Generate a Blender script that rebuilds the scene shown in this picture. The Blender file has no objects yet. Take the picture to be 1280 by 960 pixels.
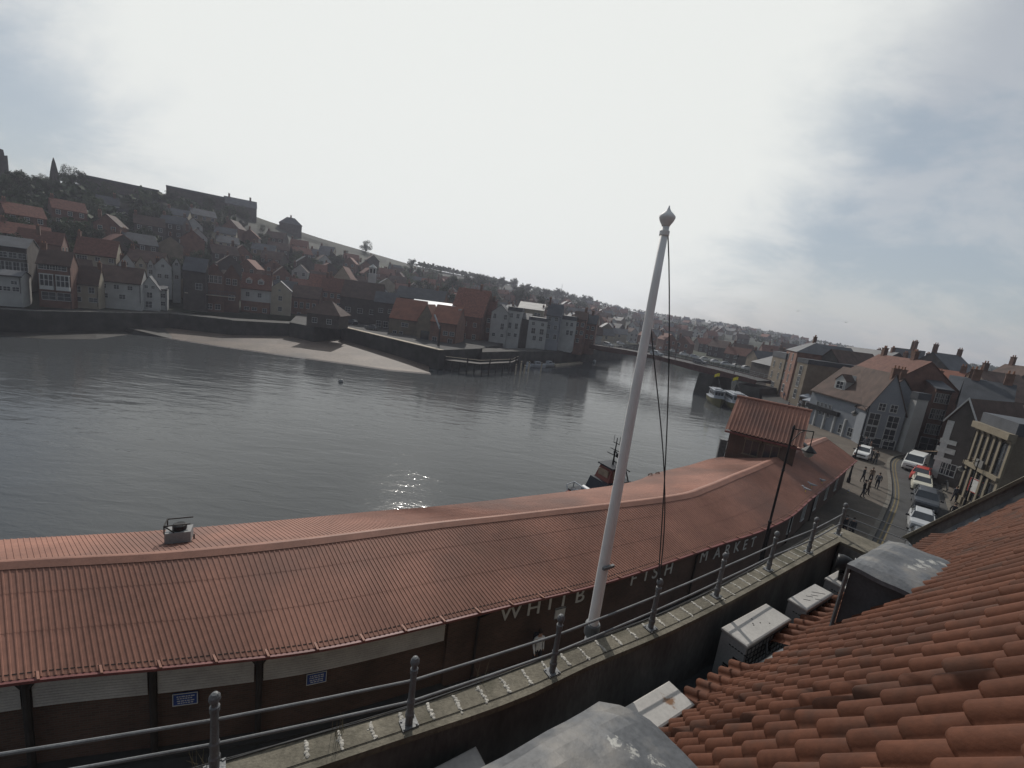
import bpy, math, random
from mathutils import Vector, Matrix
random.seed(11)
S = bpy.context.scene
COL = S.collection
PI = math.pi
# ------------------------------------------------------------------ camera model
f = 545.0; HY = 379.0; SL = .13; Hc = 17.5
roll = math.atan(SL); pitch = math.atan((480 - HY) * math.cos(roll) / f)
CF = Vector((0, math.cos(pitch), -math.sin(pitch))); cu = Vector((0, math.sin(pitch), math.cos(pitch))); cr = Vector((1, 0, 0))
CR = math.cos(roll) * cr + math.sin(roll) * cu; CU = -math.sin(roll) * cr + math.cos(roll) * cu
EYE = Vector((0, 0, Hc))
def ray(x, y): return CF + CR * ((x - 640) / f) - CU * ((y - 480) / f)
def at(x, y, z=None, Y=None, r=None):
    d = ray(x, y)
    if z is not None: k = (z - Hc) / d.z
    elif Y is not None: k = Y / d.y
    else: k = r / math.hypot(d.x, d.y)
    return EYE + d * k
def proj(P):
    v = Vector(P) - EYE; w = v.dot(CF)
    return 640 + f * v.dot(CR) / w, 480 - f * v.dot(CU) / w
def zat(P, ypx):
    lo, hi = -30.0, 120.0
    for _ in range(50):
        m = (lo + hi) / 2
        if proj((P[0], P[1], m))[1] > ypx: lo = m
        else: hi = m
    return lo
cam = bpy.data.cameras.new('camera'); co = bpy.data.objects.new('camera', cam); COL.objects.link(co)
cam.sensor_width = 36; cam.lens = f / 1280 * 36; cam.clip_start = .05; cam.clip_end = 8000
mw = Matrix((CR, CU, -CF)).transposed().to_4x4(); mw.translation = EYE; co.matrix_world = mw
S.camera = co
# ------------------------------------------------------------------ materials
def M(name, col, rough=.8, var=.25, scale=2.0, fine=.12, bump=0.0, bscale=20, metal=0.0, spec=.3, rnd=.0, stain=None, stretch=None):
    m = bpy.data.materials.new(name); m.use_nodes = True
    nt = m.node_tree; n = nt.nodes; l = nt.links
    b = n['Principled BSDF']; b.inputs['Roughness'].default_value = rough; b.inputs['Metallic'].default_value = metal
    b.inputs['Specular IOR Level'].default_value = spec
    tc = n.new('ShaderNodeTexCoord'); vec = tc.outputs['Object']
    if stretch:
        mp = n.new('ShaderNodeMapping'); mp.inputs['Scale'].default_value = stretch; l.new(vec, mp.inputs['Vector']); vec = mp.outputs['Vector']
    def noise(sc, det=4):
        t = n.new('ShaderNodeTexNoise'); t.inputs['Scale'].default_value = sc; t.inputs['Detail'].default_value = det
        l.new(vec, t.inputs['Vector']); return t.outputs['Fac']
    def mr(src, a, c, lo, hi):
        t = n.new('ShaderNodeMapRange'); l.new(src, t.inputs[0])
        for i, v in enumerate((a, c, lo, hi)): t.inputs[i + 1].default_value = v
        return t.outputs[0]
    def mul(a, bb):
        t = n.new('ShaderNodeMath'); t.operation = 'MULTIPLY'; l.new(a, t.inputs[0]); l.new(bb, t.inputs[1]); return t.outputs[0]
    k = mul(mr(noise(scale), .3, .7, 1 - var, 1 + var), mr(noise(scale * 14, 3), .25, .75, 1 - fine, 1 + fine))
    if rnd:
        oi = n.new('ShaderNodeObjectInfo'); k = mul(k, mr(oi.outputs['Random'], 0, 1, 1 - rnd, 1 + rnd))
    vm = n.new('ShaderNodeVectorMath'); vm.operation = 'SCALE'; vm.inputs[0].default_value = col; l.new(k, vm.inputs['Scale'])
    out = vm.outputs[0]
    if stain:
        sc_, sz, lo, hi = stain
        mx = n.new('ShaderNodeMix'); mx.data_type = 'RGBA'; l.new(mr(noise(sz, 6), lo, hi, 0, 1), mx.inputs[0])
        l.new(out, mx.inputs[6]); mx.inputs[7].default_value = (*sc_, 1); out = mx.outputs[2]
    l.new(out, b.inputs['Base Color'])
    if bump:
        bp = n.new('ShaderNodeBump'); bp.inputs['Strength'].default_value = bump; bp.inputs['Distance'].default_value = .02
        l.new(noise(bscale, 5), bp.inputs['Height']); l.new(bp.outputs[0], b.inputs['Normal'])
    return m
def brick(name, c1, c2, mortar, sc=1.0, rough=.9):
    m = bpy.data.materials.new(name); m.use_nodes = True
    nt = m.node_tree; n = nt.nodes; l = nt.links; b = n['Principled BSDF']; b.inputs['Roughness'].default_value = rough
    tc = n.new('ShaderNodeTexCoord'); sp = n.new('ShaderNodeSeparateXYZ'); l.new(tc.outputs['Object'], sp.inputs[0])
    ad = n.new('ShaderNodeMath'); l.new(sp.outputs[0], ad.inputs[0]); l.new(sp.outputs[1], ad.inputs[1])
    cb = n.new('ShaderNodeCombineXYZ'); l.new(ad.outputs[0], cb.inputs[0]); l.new(sp.outputs[2], cb.inputs[1])
    t = n.new('ShaderNodeTexBrick'); l.new(cb.outputs[0], t.inputs[0]); t.inputs['Scale'].default_value = sc
    t.inputs['Brick Width'].default_value = .23; t.inputs['Row Height'].default_value = .075; t.inputs['Mortar Size'].default_value = .008
    for i, c in enumerate((c1, c2, mortar)): t.inputs[i + 1].default_value = (*c, 1)
    ns = n.new('ShaderNodeTexNoise'); ns.inputs['Scale'].default_value = .7; ns.inputs['Detail'].default_value = 5; l.new(tc.outputs['Object'], ns.inputs[0])
    mr = n.new('ShaderNodeMapRange'); l.new(ns.outputs[0], mr.inputs[0]); mr.inputs[1].default_value = .3; mr.inputs[2].default_value = .7; mr.inputs[3].default_value = .7; mr.inputs[4].default_value = 1.25
    vm = n.new('ShaderNodeVectorMath'); vm.operation = 'SCALE'; l.new(t.outputs[0], vm.inputs[0]); l.new(mr.outputs[0], vm.inputs['Scale'])
    l.new(vm.outputs[0], b.inputs['Base Color']); return m
m_corr = M('corrugated red', (.265, .128, .092), .65, .25, .35, .12, stain=((.165, .092, .074), .22, .50, .72), spec=.3)
m_ridge = M('ridge cap red', (.28, .138, .10), .6, .15, 1.2)
m_gutr = M('gutter maroon', (.16, .055, .05), .5, .2, 2)
m_void = M('eave gap', (.015, .013, .013), 1, .1, 2)
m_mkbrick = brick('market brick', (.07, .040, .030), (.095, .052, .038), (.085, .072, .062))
m_shut = M('shutter grey', (.37, .35, .33), .6, .15, 1.5)
m_timber = M('dark timber', (.035, .03, .028), .8, .2, 3)
m_dark = M('dark interior', (.02, .018, .017), .95, .3, 1)
m_letter = M('pale letter', (.5, .5, .48), .6, .15, 4)
m_tile = M('orange pantile', (.094, .036, .0205), .75, .28, 1.6, .16, .08, 60, spec=.2, stain=((.05, .033, .026), 2.1, .56, .8))
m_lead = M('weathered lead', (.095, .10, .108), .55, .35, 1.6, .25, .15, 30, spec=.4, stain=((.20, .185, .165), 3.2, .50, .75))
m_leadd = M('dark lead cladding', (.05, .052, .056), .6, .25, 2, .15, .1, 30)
m_conc = M('parapet concrete', (.13, .128, .122), .9, .3, 1.2, .2, .3, 40, stain=((.055, .056, .054), .9, .5, .75), stretch=(1, 1, .35))
m_cop = M('mossy coping', (.15, .135, .105), .9, .3, 1.5, .25, .4, 40, stain=((.075, .07, .05), 2.2, .52, .72))
m_iron = M('grey iron paint', (.13, .135, .14), .5, .25, 4, .2, .2, 50, spec=.5)
m_seal = M('chalky sealant', (.40, .38, .34), .9, .25, 9, .3)
m_drop = M('bird dropping', (.50, .49, .46), .9, .2, 12, .3)
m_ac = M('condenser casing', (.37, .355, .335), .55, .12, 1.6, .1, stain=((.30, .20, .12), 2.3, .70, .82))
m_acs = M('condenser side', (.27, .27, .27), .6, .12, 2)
m_rust = M('rust patch', (.21, .10, .045), .9, .4, 10, .4)
m_black = M('black plastic', (.018, .018, .02), .45, .2, 3)
m_wrap = M('pale pipe wrap', (.42, .39, .35), .8, .3, 8, .3)
m_pole = M('white pole paint', (.74, .725, .71), .6, .1, 1.0, .06, stain=((.38, .36, .345), 1.3, .58, .75), stretch=(1, 1, .4))
m_rope = M('grey rope', (.07, .07, .07), .9, .2, 8)
m_lampm = M('black lamp iron', (.012, .012, .014), .5, .2, 3)
m_glassl = M('lamp glass', (.3, .3, .28), .2, .1, 3)
m_road = M('wet looking setts', (.055, .054, .054), .75, .25, .5, .25, .6, 7, stain=((.036, .036, .037), .35, .5, .7))
m_pave = M('buff paving', (.105, .088, .072), .85, .25, .4, .2, .4, 5, stain=((.07, .062, .053), .3, .5, .72))
m_kerb = M('stone kerb', (.13, .118, .10), .85, .2, 2)
m_yel = M('faded yellow line', (.14, .11, .055), .8, .3, 6)
m_ground = M('quay asphalt', (.045, .044, .043), .9, .3, .3)
m_sand = M('damp sand', (.118, .092, .074), .7, .3, .12, .2, .3, 4, stain=((.07, .058, .05), .09, .52, .7))
m_wet = M('wet sand edge', (.24, .22, .21), .12, .15, .3, .1, spec=.6)
m_mud = M('dark mud', (.045, .042, .038), .5, .35, .25, .25, .4, 2)
m_quay = M('weedy quay stone', (.05, .048, .044), .9, .35, .5, .25, .5, 3)
m_quayl = M('pale quay edge', (.42, .36, .28), .85, .2, .8)
m_glass = M('dark window glass', (.03, .034, .04), .12, .2, 3, spec=.7)
m_frame = M('white window frame', (.45, .45, .44), .6, .1, 4)
WALL = {
 'white': M('white render', (.36, .36, .35), .85, .14, .6, .1, rnd=.10), 'cream': M('cream render', (.29, .255, .20), .85, .15, .6, .1, rnd=.12),
 'buff': M('buff stone', (.17, .145, .105), .85, .2, .8, .15), 'grey': M('pale grey render', (.215, .228, .248), .85, .12, .5, .1, rnd=.06), 'brick': M('sooty brick', (.15, .082, .062), .9, .25, .8, .2, rnd=.25),
 'dark': M('dark stone wall', (.075, .066, .06), .9, .25, .8, .2, rnd=.2), 'stone': M('sandstone', (.17, .14, .105), .9, .22, .6, .15, rnd=.15),
 'blue': M('blue grey boards', (.07, .085, .11), .8, .2, .8), 'pinkb': M('pink brick', (.16, .095, .075), .9, .2, .8, .2, rnd=.15)}
ROOF = {
 'red': M('red pantiles', (.145, .064, .046), .85, .3, .7, .25, rnd=.28, stretch=(3, 3, 3)), 'rust': M('brown pantiles', (.072, .047, .038), .85, .3, .7, .25, rnd=.25),
 'slate': M('blue slates', (.06, .064, .072), .6, .25, .7, .2, rnd=.2), 'orange': M('orange roof', (.20, .085, .056), .8, .2, .6, .15, rnd=.1),
 'pale': M('pale sheet roof', (.62, .64, .66), .35, .1, .8), 'felt': M('sunlit felt roof', (.5, .46, .42), .18, .12, .6, spec=.7)}  # felt: the roof's sunlit brightness is put into its base colour
m_chim = M('chimney brick', (.13, .075, .055), .9, .25, 2, rnd=.25)
m_pot = M('clay pot', (.30, .15, .09), .8, .2, 3)
m_leaf = [M('dark leaves', (.038, .055, .024), .8, .35, .8, .3, rnd=.3), M('mid leaves', (.06, .082, .034), .8, .35, .8, .3, rnd=.3)]
m_bark = M('bark', (.06, .05, .04), .9, .3, 4)
m_hill = M('hill grass and scrub', (.022, .027, .019), .95, .35, .03, .3, stain=((.042, .049, .028), .018, .5, .66))
m_skin = M('skin', (.45, .27, .2), .6, .05, 5)
def spots(base, name, centres, col, soft=1.0, nsc=16.0, thr=.5):
    '''base material with ragged patches of col near given points (local coords, radius)'''
    m = base.copy(); m.name = name; nt = m.node_tree; n = nt.nodes; l = nt.links; b = n['Principled BSDF']
    src = b.inputs['Base Color'].links[0].from_socket; tc = n.new('ShaderNodeTexCoord'); acc = None
    ns = n.new('ShaderNodeTexNoise'); ns.inputs['Scale'].default_value = nsc; ns.inputs['Detail'].default_value = 7; ns.inputs['Roughness'].default_value = .65; l.new(tc.outputs['Object'], ns.inputs['Vector'])
    for c, r in centres:
        d = n.new('ShaderNodeVectorMath'); d.operation = 'DISTANCE'; l.new(tc.outputs['Object'], d.inputs[0]); d.inputs[1].default_value = c
        q = n.new('ShaderNodeMapRange'); l.new(d.outputs['Value'], q.inputs[0]); q.inputs[1].default_value = 0; q.inputs[2].default_value = r; q.inputs[3].default_value = .30; q.inputs[4].default_value = -.22
        if acc is None: acc = q.outputs[0]
        else:
            mx = n.new('ShaderNodeMath'); mx.operation = 'MAXIMUM'; l.new(acc, mx.inputs[0]); l.new(q.outputs[0], mx.inputs[1]); acc = mx.outputs[0]
    ad = n.new('ShaderNodeMath'); l.new(acc, ad.inputs[0]); l.new(ns.outputs['Fac'], ad.inputs[1])
    k = n.new('ShaderNodeMapRange'); l.new(ad.outputs[0], k.inputs[0]); k.inputs[1].default_value = thr + .06; k.inputs[2].default_value = thr + .06 + .05 * soft; k.inputs[3].default_value = 0; k.inputs[4].default_value = 1
    mi = n.new('ShaderNodeMix'); mi.data_type = 'RGBA'; l.new(k.outputs[0], mi.inputs[0]); l.new(src, mi.inputs[6]); mi.inputs[7].default_value = (*col, 1); l.new(mi.outputs[2], b.inputs['Base Color'])
    return m
# ------------------------------------------------------------------ mesh builder
def V(*a): return Vector(a)
class MB:
    def __init__(s): s.v = []; s.f = []; s.m = []
    def poly(s, pts, mi=0):
        b = len(s.v); s.v += [tuple(p) for p in pts]; s.f.append(tuple(range(b, b + len(pts)))); s.m.append(mi)
    def hexa(s, p, mi=0):   # 8 pts: bottom ring 0-3, top ring 4-7
        b = len(s.v); s.v += [tuple(q) for q in p]
        for q in ((3, 2, 1, 0), (4, 5, 6, 7), (0, 1, 5, 4), (1, 2, 6, 5), (2, 3, 7, 6), (3, 0, 4, 7)):
            s.f.append(tuple(b + i for i in q)); s.m.append(mi)
    def box(s, x0, x1, y0, y1, z0, z1, mi=0):
        s.hexa([(x0, y0, z0), (x1, y0, z0), (x1, y1, z0), (x0, y1, z0), (x0, y0, z1), (x1, y0, z1), (x1, y1, z1), (x0, y1, z1)], mi)
    def prism(s, ring, off, mi=0):
        b = len(s.v); n = len(ring); off = Vector(off)
        s.v += [tuple(p) for p in ring] + [tuple(Vector(p) + off) for p in ring]
        s.f.append(tuple(b + i for i in reversed(range(n)))); s.f.append(tuple(b + n + i for i in range(n))); s.m += [mi, mi]
        for i in range(n): s.f.append((b + i, b + (i + 1) % n, b + n + (i + 1) % n, b + n + i)); s.m.append(mi)
    def tube(s, path, rad, n=8, mi=0):
        P = [Vector(p) for p in path]; R = rad if isinstance(rad, (list, tuple)) else [rad] * len(P)
        b = len(s.v)
        for i, p in enumerate(P):
            d = (P[min(i + 1, len(P) - 1)] - P[max(i - 1, 0)]).normalized()
            a = d.cross(V(0, 0, 1) if abs(d.z) < .95 else V(1, 0, 0)).normalized(); c = d.cross(a)
            for k in range(n):
                t = 2 * PI * k / n; s.v.append(tuple(p + (a * math.cos(t) + c * math.sin(t)) * R[i]))
        for i in range(len(P) - 1):
            for k in range(n):
                s.f.append((b + i * n + k, b + i * n + (k + 1) % n, b + (i + 1) * n + (k + 1) % n, b + (i + 1) * n + k)); s.m.append(mi)
        s.f.append(tuple(b + k for k in reversed(range(n)))); s.f.append(tuple(b + (len(P) - 1) * n + k for k in range(n))); s.m += [mi, mi]
    def lathe(s, prof, o=(0, 0, 0), n=12, mi=0):
        b = len(s.v)
        for r, z in prof:
            for k in range(n):
                t = 2 * PI * k / n; s.v.append((o[0] + r * math.cos(t), o[1] + r * math.sin(t), o[2] + z))
        for i in range(len(prof) - 1):
            for k in range(n):
                s.f.append((b + i * n + k, b + i * n + (k + 1) % n, b + (i + 1) * n + (k + 1) % n, b + (i + 1) * n + k)); s.m.append(mi)
        s.f.append(tuple(b + k for k in reversed(range(n)))); s.f.append(tuple(b + (len(prof) - 1) * n + k for k in range(n))); s.m += [mi, mi]
    def loft(s, rings, mi=0, caps=True):
        b = len(s.v); n = len(rings[0])
        for r in rings: s.v += [tuple(p) for p in r]
        for i in range(len(rings) - 1):
            for k in range(n):
                s.f.append((b + i * n + k, b + i * n + (k + 1) % n, b + (i + 1) * n + (k + 1) % n, b + (i + 1) * n + k)); s.m.append(mi)
        if caps:
            s.f.append(tuple(b + k for k in reversed(range(n)))); s.f.append(tuple(b + (len(rings) - 1) * n + k for k in range(n))); s.m += [mi, mi]
    def mesh(s, name, mats, smooth=False):
        me = bpy.data.meshes.new(name); me.from_pydata(s.v, [], s.f)
        for m in (mats if isinstance(mats, (list, tuple)) else [mats]): me.materials.append(m)
        me.polygons.foreach_set('material_index', s.m)
        if smooth: me.polygons.foreach_set('use_smooth', [True] * len(me.polygons))
        me.update(); return me
    def build(s, name, mats, parent=None, world=False, smooth=False, loc=None):
        if world and parent:
            r = parent
            while r.parent: r = r.parent
            c, q = math.cos(-r.rotation_euler.z), math.sin(-r.rotation_euler.z); L = r.location
            s.v = [((x - L.x) * c - (y - L.y) * q, (x - L.x) * q + (y - L.y) * c, z - L.z) for x, y, z in s.v]
        return link(name, s.mesh(name, mats, smooth), parent, loc)
def link(name, me, parent=None, loc=None):
    o = bpy.data.objects.new(name, me); COL.objects.link(o)
    if parent: o.parent = parent
    if loc is not None: o.location = loc
    return o
def tag(o, label, cat, group=None, kind=None):
    if kind: o['kind'] = kind
    if label: o['label'] = label
    if cat: o['category'] = cat
    if group: o['group'] = group
    return o
def thing(name, label, cat, loc=(0, 0, 0), rz=0, group=None):
    o = bpy.data.objects.new(name, None); COL.objects.link(o); o.location = loc; o.rotation_euler = (0, 0, rz)
    o.empty_display_size = .2
    return tag(o, label, cat, group)
def structure(name, mb, mat, smooth=False):
    o = mb.build(name, mat, smooth=smooth); o['kind'] = 'structure'; return o
def copy_tree(o, parent=None):
    c = o.copy(); COL.objects.link(c)
    if parent: c.parent = parent
    for ch in list(o.children): copy_tree(ch, c)
    return c
def lerp(a, b, t): return a + (b - a) * t
def table(tab, x):
    if x <= tab[0][0]: return tab[0][1:]
    for (a, b) in zip(tab, tab[1:]):
        if x <= b[0]:
            t = (x - a[0]) / (b[0] - a[0]); return tuple(lerp(p, q, t) for p, q in zip(a[1:], b[1:]))
    return tab[-1][1:]
# ------------------------------------------------------------------ light, sky, render
SUN_AZ, SUN_EL = math.radians(-13), math.radians(36)      # azimuth measured from +Y toward +X
sd = V(math.sin(SUN_AZ) * math.cos(SUN_EL), math.cos(SUN_AZ) * math.cos(SUN_EL), math.sin(SUN_EL))
sl = bpy.data.lights.new('sun', 'SUN'); sl.energy = 3.0; sl.angle = math.radians(.5); sl.color = (1, .95, .88)
so = bpy.data.objects.new('sun', sl); COL.objects.link(so); so.rotation_euler = (-sd).to_track_quat('-Z', 'Y').to_euler(); so.location = (0, 0, 60)
W = bpy.data.worlds.new('World'); S.world = W; W.use_nodes = True
nt = W.node_tree; n = nt.nodes; l = nt.links; bg = n['Background']; bg.inputs['Strength'].default_value = .1
sky = n.new('ShaderNodeTexSky'); sky.sky_type = 'NISHITA'; sky.sun_disc = False; sky.sun_elevation = SUN_EL; sky.sun_rotation = SUN_AZ
sky.air_density = 1.0; sky.dust_density = 1.5
tc = n.new('ShaderNodeTexCoord')
def vmath(op, a, b=None):
    t = n.new('ShaderNodeVectorMath'); t.operation = op
    if isinstance(a, (tuple, Vector)): t.inputs[0].default_value = a
    else: l.new(a, t.inputs[0])
    if b is not None:
        if isinstance(b, (tuple, Vector)): t.inputs[1].default_value = b
        else: l.new(b, t.inputs[1])
    return t
def fm(op, a, b=None, clamp=False):
    t = n.new('ShaderNodeMath'); t.operation = op; t.use_clamp = clamp
    for i, q in enumerate((a, b)):
        if q is None: continue
        if isinstance(q, (int, float)): t.inputs[i].default_value = q
        else: l.new(q, t.inputs[i])
    return t.outputs[0]
def mrange(src, a, b, c, d):
    t = n.new('ShaderNodeMapRange'); t.interpolation_type = 'SMOOTHSTEP'; l.new(src, t.inputs[0])
    for i, q in enumerate((a, b, c, d)): t.inputs[i + 1].default_value = q
    return t.outputs[0]
dirn = vmath('NORMALIZE', tc.outputs['Generated']).outputs[0]
sep = n.new('ShaderNodeSeparateXYZ'); l.new(dirn, sep.inputs[0])
glow_dir = V(math.sin(math.radians(-8)) * math.cos(math.radians(27)), math.cos(math.radians(-8)) * math.cos(math.radians(27)), math.sin(math.radians(27)))
cosg = vmath('DOT_PRODUCT', dirn, glow_dir).outputs['Value']
zc = fm('ADD', fm('MAXIMUM', sep.outputs[2], 0.0), .42)
px_ = fm('DIVIDE', sep.outputs[0], zc); py_ = fm('DIVIDE', sep.outputs[1], zc)
cb = n.new('ShaderNodeCombineXYZ'); l.new(px_, cb.inputs[0]); l.new(py_, cb.inputs[1])
ns = n.new('ShaderNodeTexNoise'); ns.inputs['Scale'].default_value = 2.3; ns.inputs['Detail'].default_value = 9; ns.inputs['Roughness'].default_value = .62; ns.inputs['Distortion'].default_value = .25
mp = n.new('ShaderNodeMapping'); mp.inputs['Location'].default_value = (3.1, 1.7, 0); mp.inputs['Rotation'].default_value = (0, 0, .5); mp.inputs['Scale'].default_value = (1, 1.3, 1)
l.new(cb.outputs[0], mp.inputs[0]); l.new(mp.outputs[0], ns.inputs['Vector'])
cl = ns.outputs['Fac']
# thin cloud lit from behind: brightest round the sun, ragged at the rim of the glare
g = fm('ADD', cosg, fm('MULTIPLY', fm('SUBTRACT', cl, .5), .16))
glow = mrange(g, .73, .875, 0, 1)
mask = mrange(cl, .43, .60, 0, 1)
mixc = n.new('ShaderNodeMix'); mixc.data_type = 'RGBA'; l.new(mask, mixc.inputs[0]); mixc.inputs[6].default_value = (3.8, 4.35, 4.7, 1); mixc.inputs[7].default_value = (5.3, 5.45, 5.45, 1)
# away from the sun the cloud deck is duller
dull = mrange(cosg, -.6, .7, .42, 1.0)
sc_ = vmath('SCALE', mixc.outputs[2]); l.new(dull, sc_.inputs['Scale'])
mixn = n.new('ShaderNodeMix'); mixn.data_type = 'RGBA'; mixn.inputs[0].default_value = .72; l.new(sky.outputs[0], mixn.inputs[6]); l.new(sc_.outputs[0], mixn.inputs[7])
mixg = n.new('ShaderNodeMix'); mixg.data_type = 'RGBA'; l.new(glow, mixg.inputs[0]); l.new(mixn.outputs[2], mixg.inputs[6]); mixg.inputs[7].default_value = (8.3, 8.5, 8.25, 1)
l.new(mixg.outputs[2], bg.inputs['Color'])
S.view_settings.view_transform = 'Standard'; S.view_settings.look = 'None'; S.view_settings.exposure = 0.0; S.view_settings.gamma = 1
S.render.engine = 'CYCLES'; S.cycles.max_bounces = 5; S.cycles.diffuse_bounces = 2; S.cycles.glossy_bounces = 3; S.cycles.volume_bounces = 0
S.cycles.use_denoising = True
# ------------------------------------------------------------------ terrain
BANK = [(-500, 128), (0, 128), (45, 128), (205, 141), (330, 156), (400, 160), (470, 150), (560, 146), (640, 146), (700, 150), (735, 160), (770, 190), (800, 250), (830, 235), (870, 205), (920, 185), (1000, 175), (1600, 170)]
RIDGE = [(-500, 260, 200), (0, 260, 221), (105, 265, 232), (205, 275, 243), (280, 285, 256), (330, 300, 275), (400, 330, 298), (455, 360, 314), (520, 420, 333),
         (600, 500, 349), (700, 650, 369), (750, 750, 381), (810, 850, 393), (870, 900, 401), (940, 950, 412), (1000, 950, 424), (1060, 900, 435), (1095, 850, 444), (1200, 800, 458), (1600, 800, 500)]
def azpx(X, Y):   # pixel column on the horizon in that direction
    Y = max(Y, .2 * abs(X) + .01)
    return proj((X / Y * 100, 100, Hc))[0]
def ground(X, Y):
    x = azpx(X, Y); r = math.hypot(X, Y); rb = table(BANK, x)[0]; rr, ys = table(RIDGE, x)
    zr = at(x, ys, r=rr).z
    t = (r - rb) / (rr - rb)
    if t < 0: return 4.4
    if t > 1: return zr - (r - rr) * .02
    k = max(0, (t - .05) / .95)
    return 4.4 + (zr - 4.4) * (k ** 1.08)
mb = MB(); cols = []
xs = list(range(-480, 1560, 12))
for x in xs:
    rb = table(BANK, x)[0]; rr, ys = table(RIDGE, x)
    P = at(x, HY + SL * (x - 640) - .001, r=1.0); dx, dy = P.x, P.y
    ring = [(dx * (rb - .5), dy * (rb - .5), -2)]
    for i in range(37):
        t = i / 30; r = rb + (rr - rb) * t
        z = ground(dx * r, dy * r)
        if .15 < t < .93: z += 1.2 * math.sin(r * .11 + x * .013) * math.sin(x * .031 + r * .017)
        ring.append((dx * r, dy * r, z))
    cols.append(ring)
for a, b in zip(cols, cols[1:]):
    for i in range(len(a) - 1): mb.poly((a[i], b[i], b[i + 1], a[i + 1]))
structure('hillside', mb, m_hill, True)
mb = MB(); mb.poly([(-1500, -300, -3), (1500, -300, -3), (1500, 1500, -3), (-1500, 1500, -3)]); structure('ground', mb, m_mud)
# water
mw_ = bpy.data.materials.new('harbour water'); mw_.use_nodes = True
nt2 = mw_.node_tree; b = nt2.nodes['Principled BSDF']; b.inputs['Base Color'].default_value = (.068, .072, .075, 1); b.inputs['Roughness'].default_value = .09; b.inputs['IOR'].default_value = 1.333; b.inputs['Specular IOR Level'].default_value = .5
t1 = nt2.nodes.new('ShaderNodeTexCoord')
def wn(scale, rot, sc, det, dist=.6):
    m_ = nt2.nodes.new('ShaderNodeMapping'); m_.inputs['Rotation'].default_value = (0, 0, rot); m_.inputs['Scale'].default_value = sc
    nt2.links.new(t1.outputs['Object'], m_.inputs[0]); q = nt2.nodes.new('ShaderNodeTexNoise'); q.inputs['Scale'].default_value = scale; q.inputs['Detail'].default_value = det; q.inputs['Distortion'].default_value = dist
    nt2.links.new(m_.outputs[0], q.inputs['Vector']); return q.outputs[0]
prev = None
for h, st, ds in ((wn(.9, .25, (.35, 1, 1), 3), .55, .085), (wn(.2, -.15, (.3, 1, 1), 2), .45, .2), (wn(3.5, .5, (.6, 1, 1), 3), .5, .022)):
    bp = nt2.nodes.new('ShaderNodeBump'); bp.inputs['Strength'].default_value = st; bp.inputs['Distance'].default_value = ds; nt2.links.new(h, bp.inputs['Height'])
    if prev: nt2.links.new(prev, bp.inputs['Normal'])
    prev = bp.outputs[0]
nt2.links.new(prev, b.inputs['Normal'])
mb = MB(); mb.poly([(-420, -60, 0), (300, -60, 0), (300, 420, 0), (-420, 420, 0)]); structure('water', mb, mw_)
# west quay ground
QE = [(-60, 0), (-30, 6.5), (-17.5, 13.2), (-10, 17.2), (-2, 21), (7.5, 26.3), (17, 34), (24, 42), (33, 54), (40, 66), (50, 84), (57, 98), (64, 112), (78, 140), (110, 160), (200, 190)]
mb = MB(); ring = [V(x, y, 3.45) for x, y in QE] + [V(300, 200, 3.45), V(300, -40, 3.45), V(-60, -40, 3.45)]
mb.prism(list(reversed(ring)), (0, 0, -6)); structure('quay_ground', mb, m_ground)
# beach and mud
up = [(165, 412, .5), (215, 406, 1.2), (280, 405, 1.5), (358, 409, 1.5), (378, 428, .9), (422, 430, .9), (463, 441, .7), (509, 455, .4), (536, 464.5, .1)]
lo = [(165, 416), (215, 423), (280, 433), (337, 441), (366, 445), (395, 449), (440, 455), (486, 462), (538, 466.5)]
mb = MB()
U = [at(a, b_, z=c) for a, b_, c in up]; L_ = [at(a, b_, z=.03) for a, b_ in lo]
for i in range(len(U) - 1):
    for k in range(4):
        p = lambda j, q: U[j].lerp(L_[j], q)
        mb.poly((p(i, k / 4), p(i, (k + 1) / 4), p(i + 1, (k + 1) / 4), p(i + 1, k / 4)))
for i in range(len(U) - 1):   # back edge runs under the walls
    e0, e1 = U[i] * 1.0, U[i + 1] * 1.0
    k0, k1 = 1.2, 1.2
    mb.poly((U[i], U[i + 1], V(e1.x * k1, e1.y * k1, U[i + 1].z + .4), V(e0.x * k0, e0.y * k0, U[i].z + .4)))
structure('sand_beach', mb, m_sand, True)
mb = MB()
for i in range(len(L_) - 1):
    a, c = L_[i], L_[i + 1]; oa = V(-a.x, -a.y, 0).normalized(); w0 = 1.6
    mb.poly((a + V(0, 0, .012), a + oa * w0 + V(0, 0, -.02), c + oa * w0 + V(0, 0, -.02), c + V(0, 0, .012)))
structure('wet_sand_edge', mb, m_wet)
mb = MB()
mu = [(-160, 392), (0, 398), (60, 400), (120, 403), (168, 412), (215, 406)]; ml = [(-160, 412), (0, 420), (60, 424), (120, 424), (165, 417.5), (215, 423.5)]
for i in range(len(mu) - 1):
    a, c = at(*mu[i], z=1.0), at(*mu[i + 1], z=1.0)
    mb.poly((a, at(*ml[i], z=.02), at(*ml[i + 1], z=.02), c)); mb.poly((a, c, V(c.x * 1.3, c.y * 1.3, 1.2), V(a.x * 1.3, a.y * 1.3, 1.2)))
structure('mud_bank', mb, m_mud)
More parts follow.
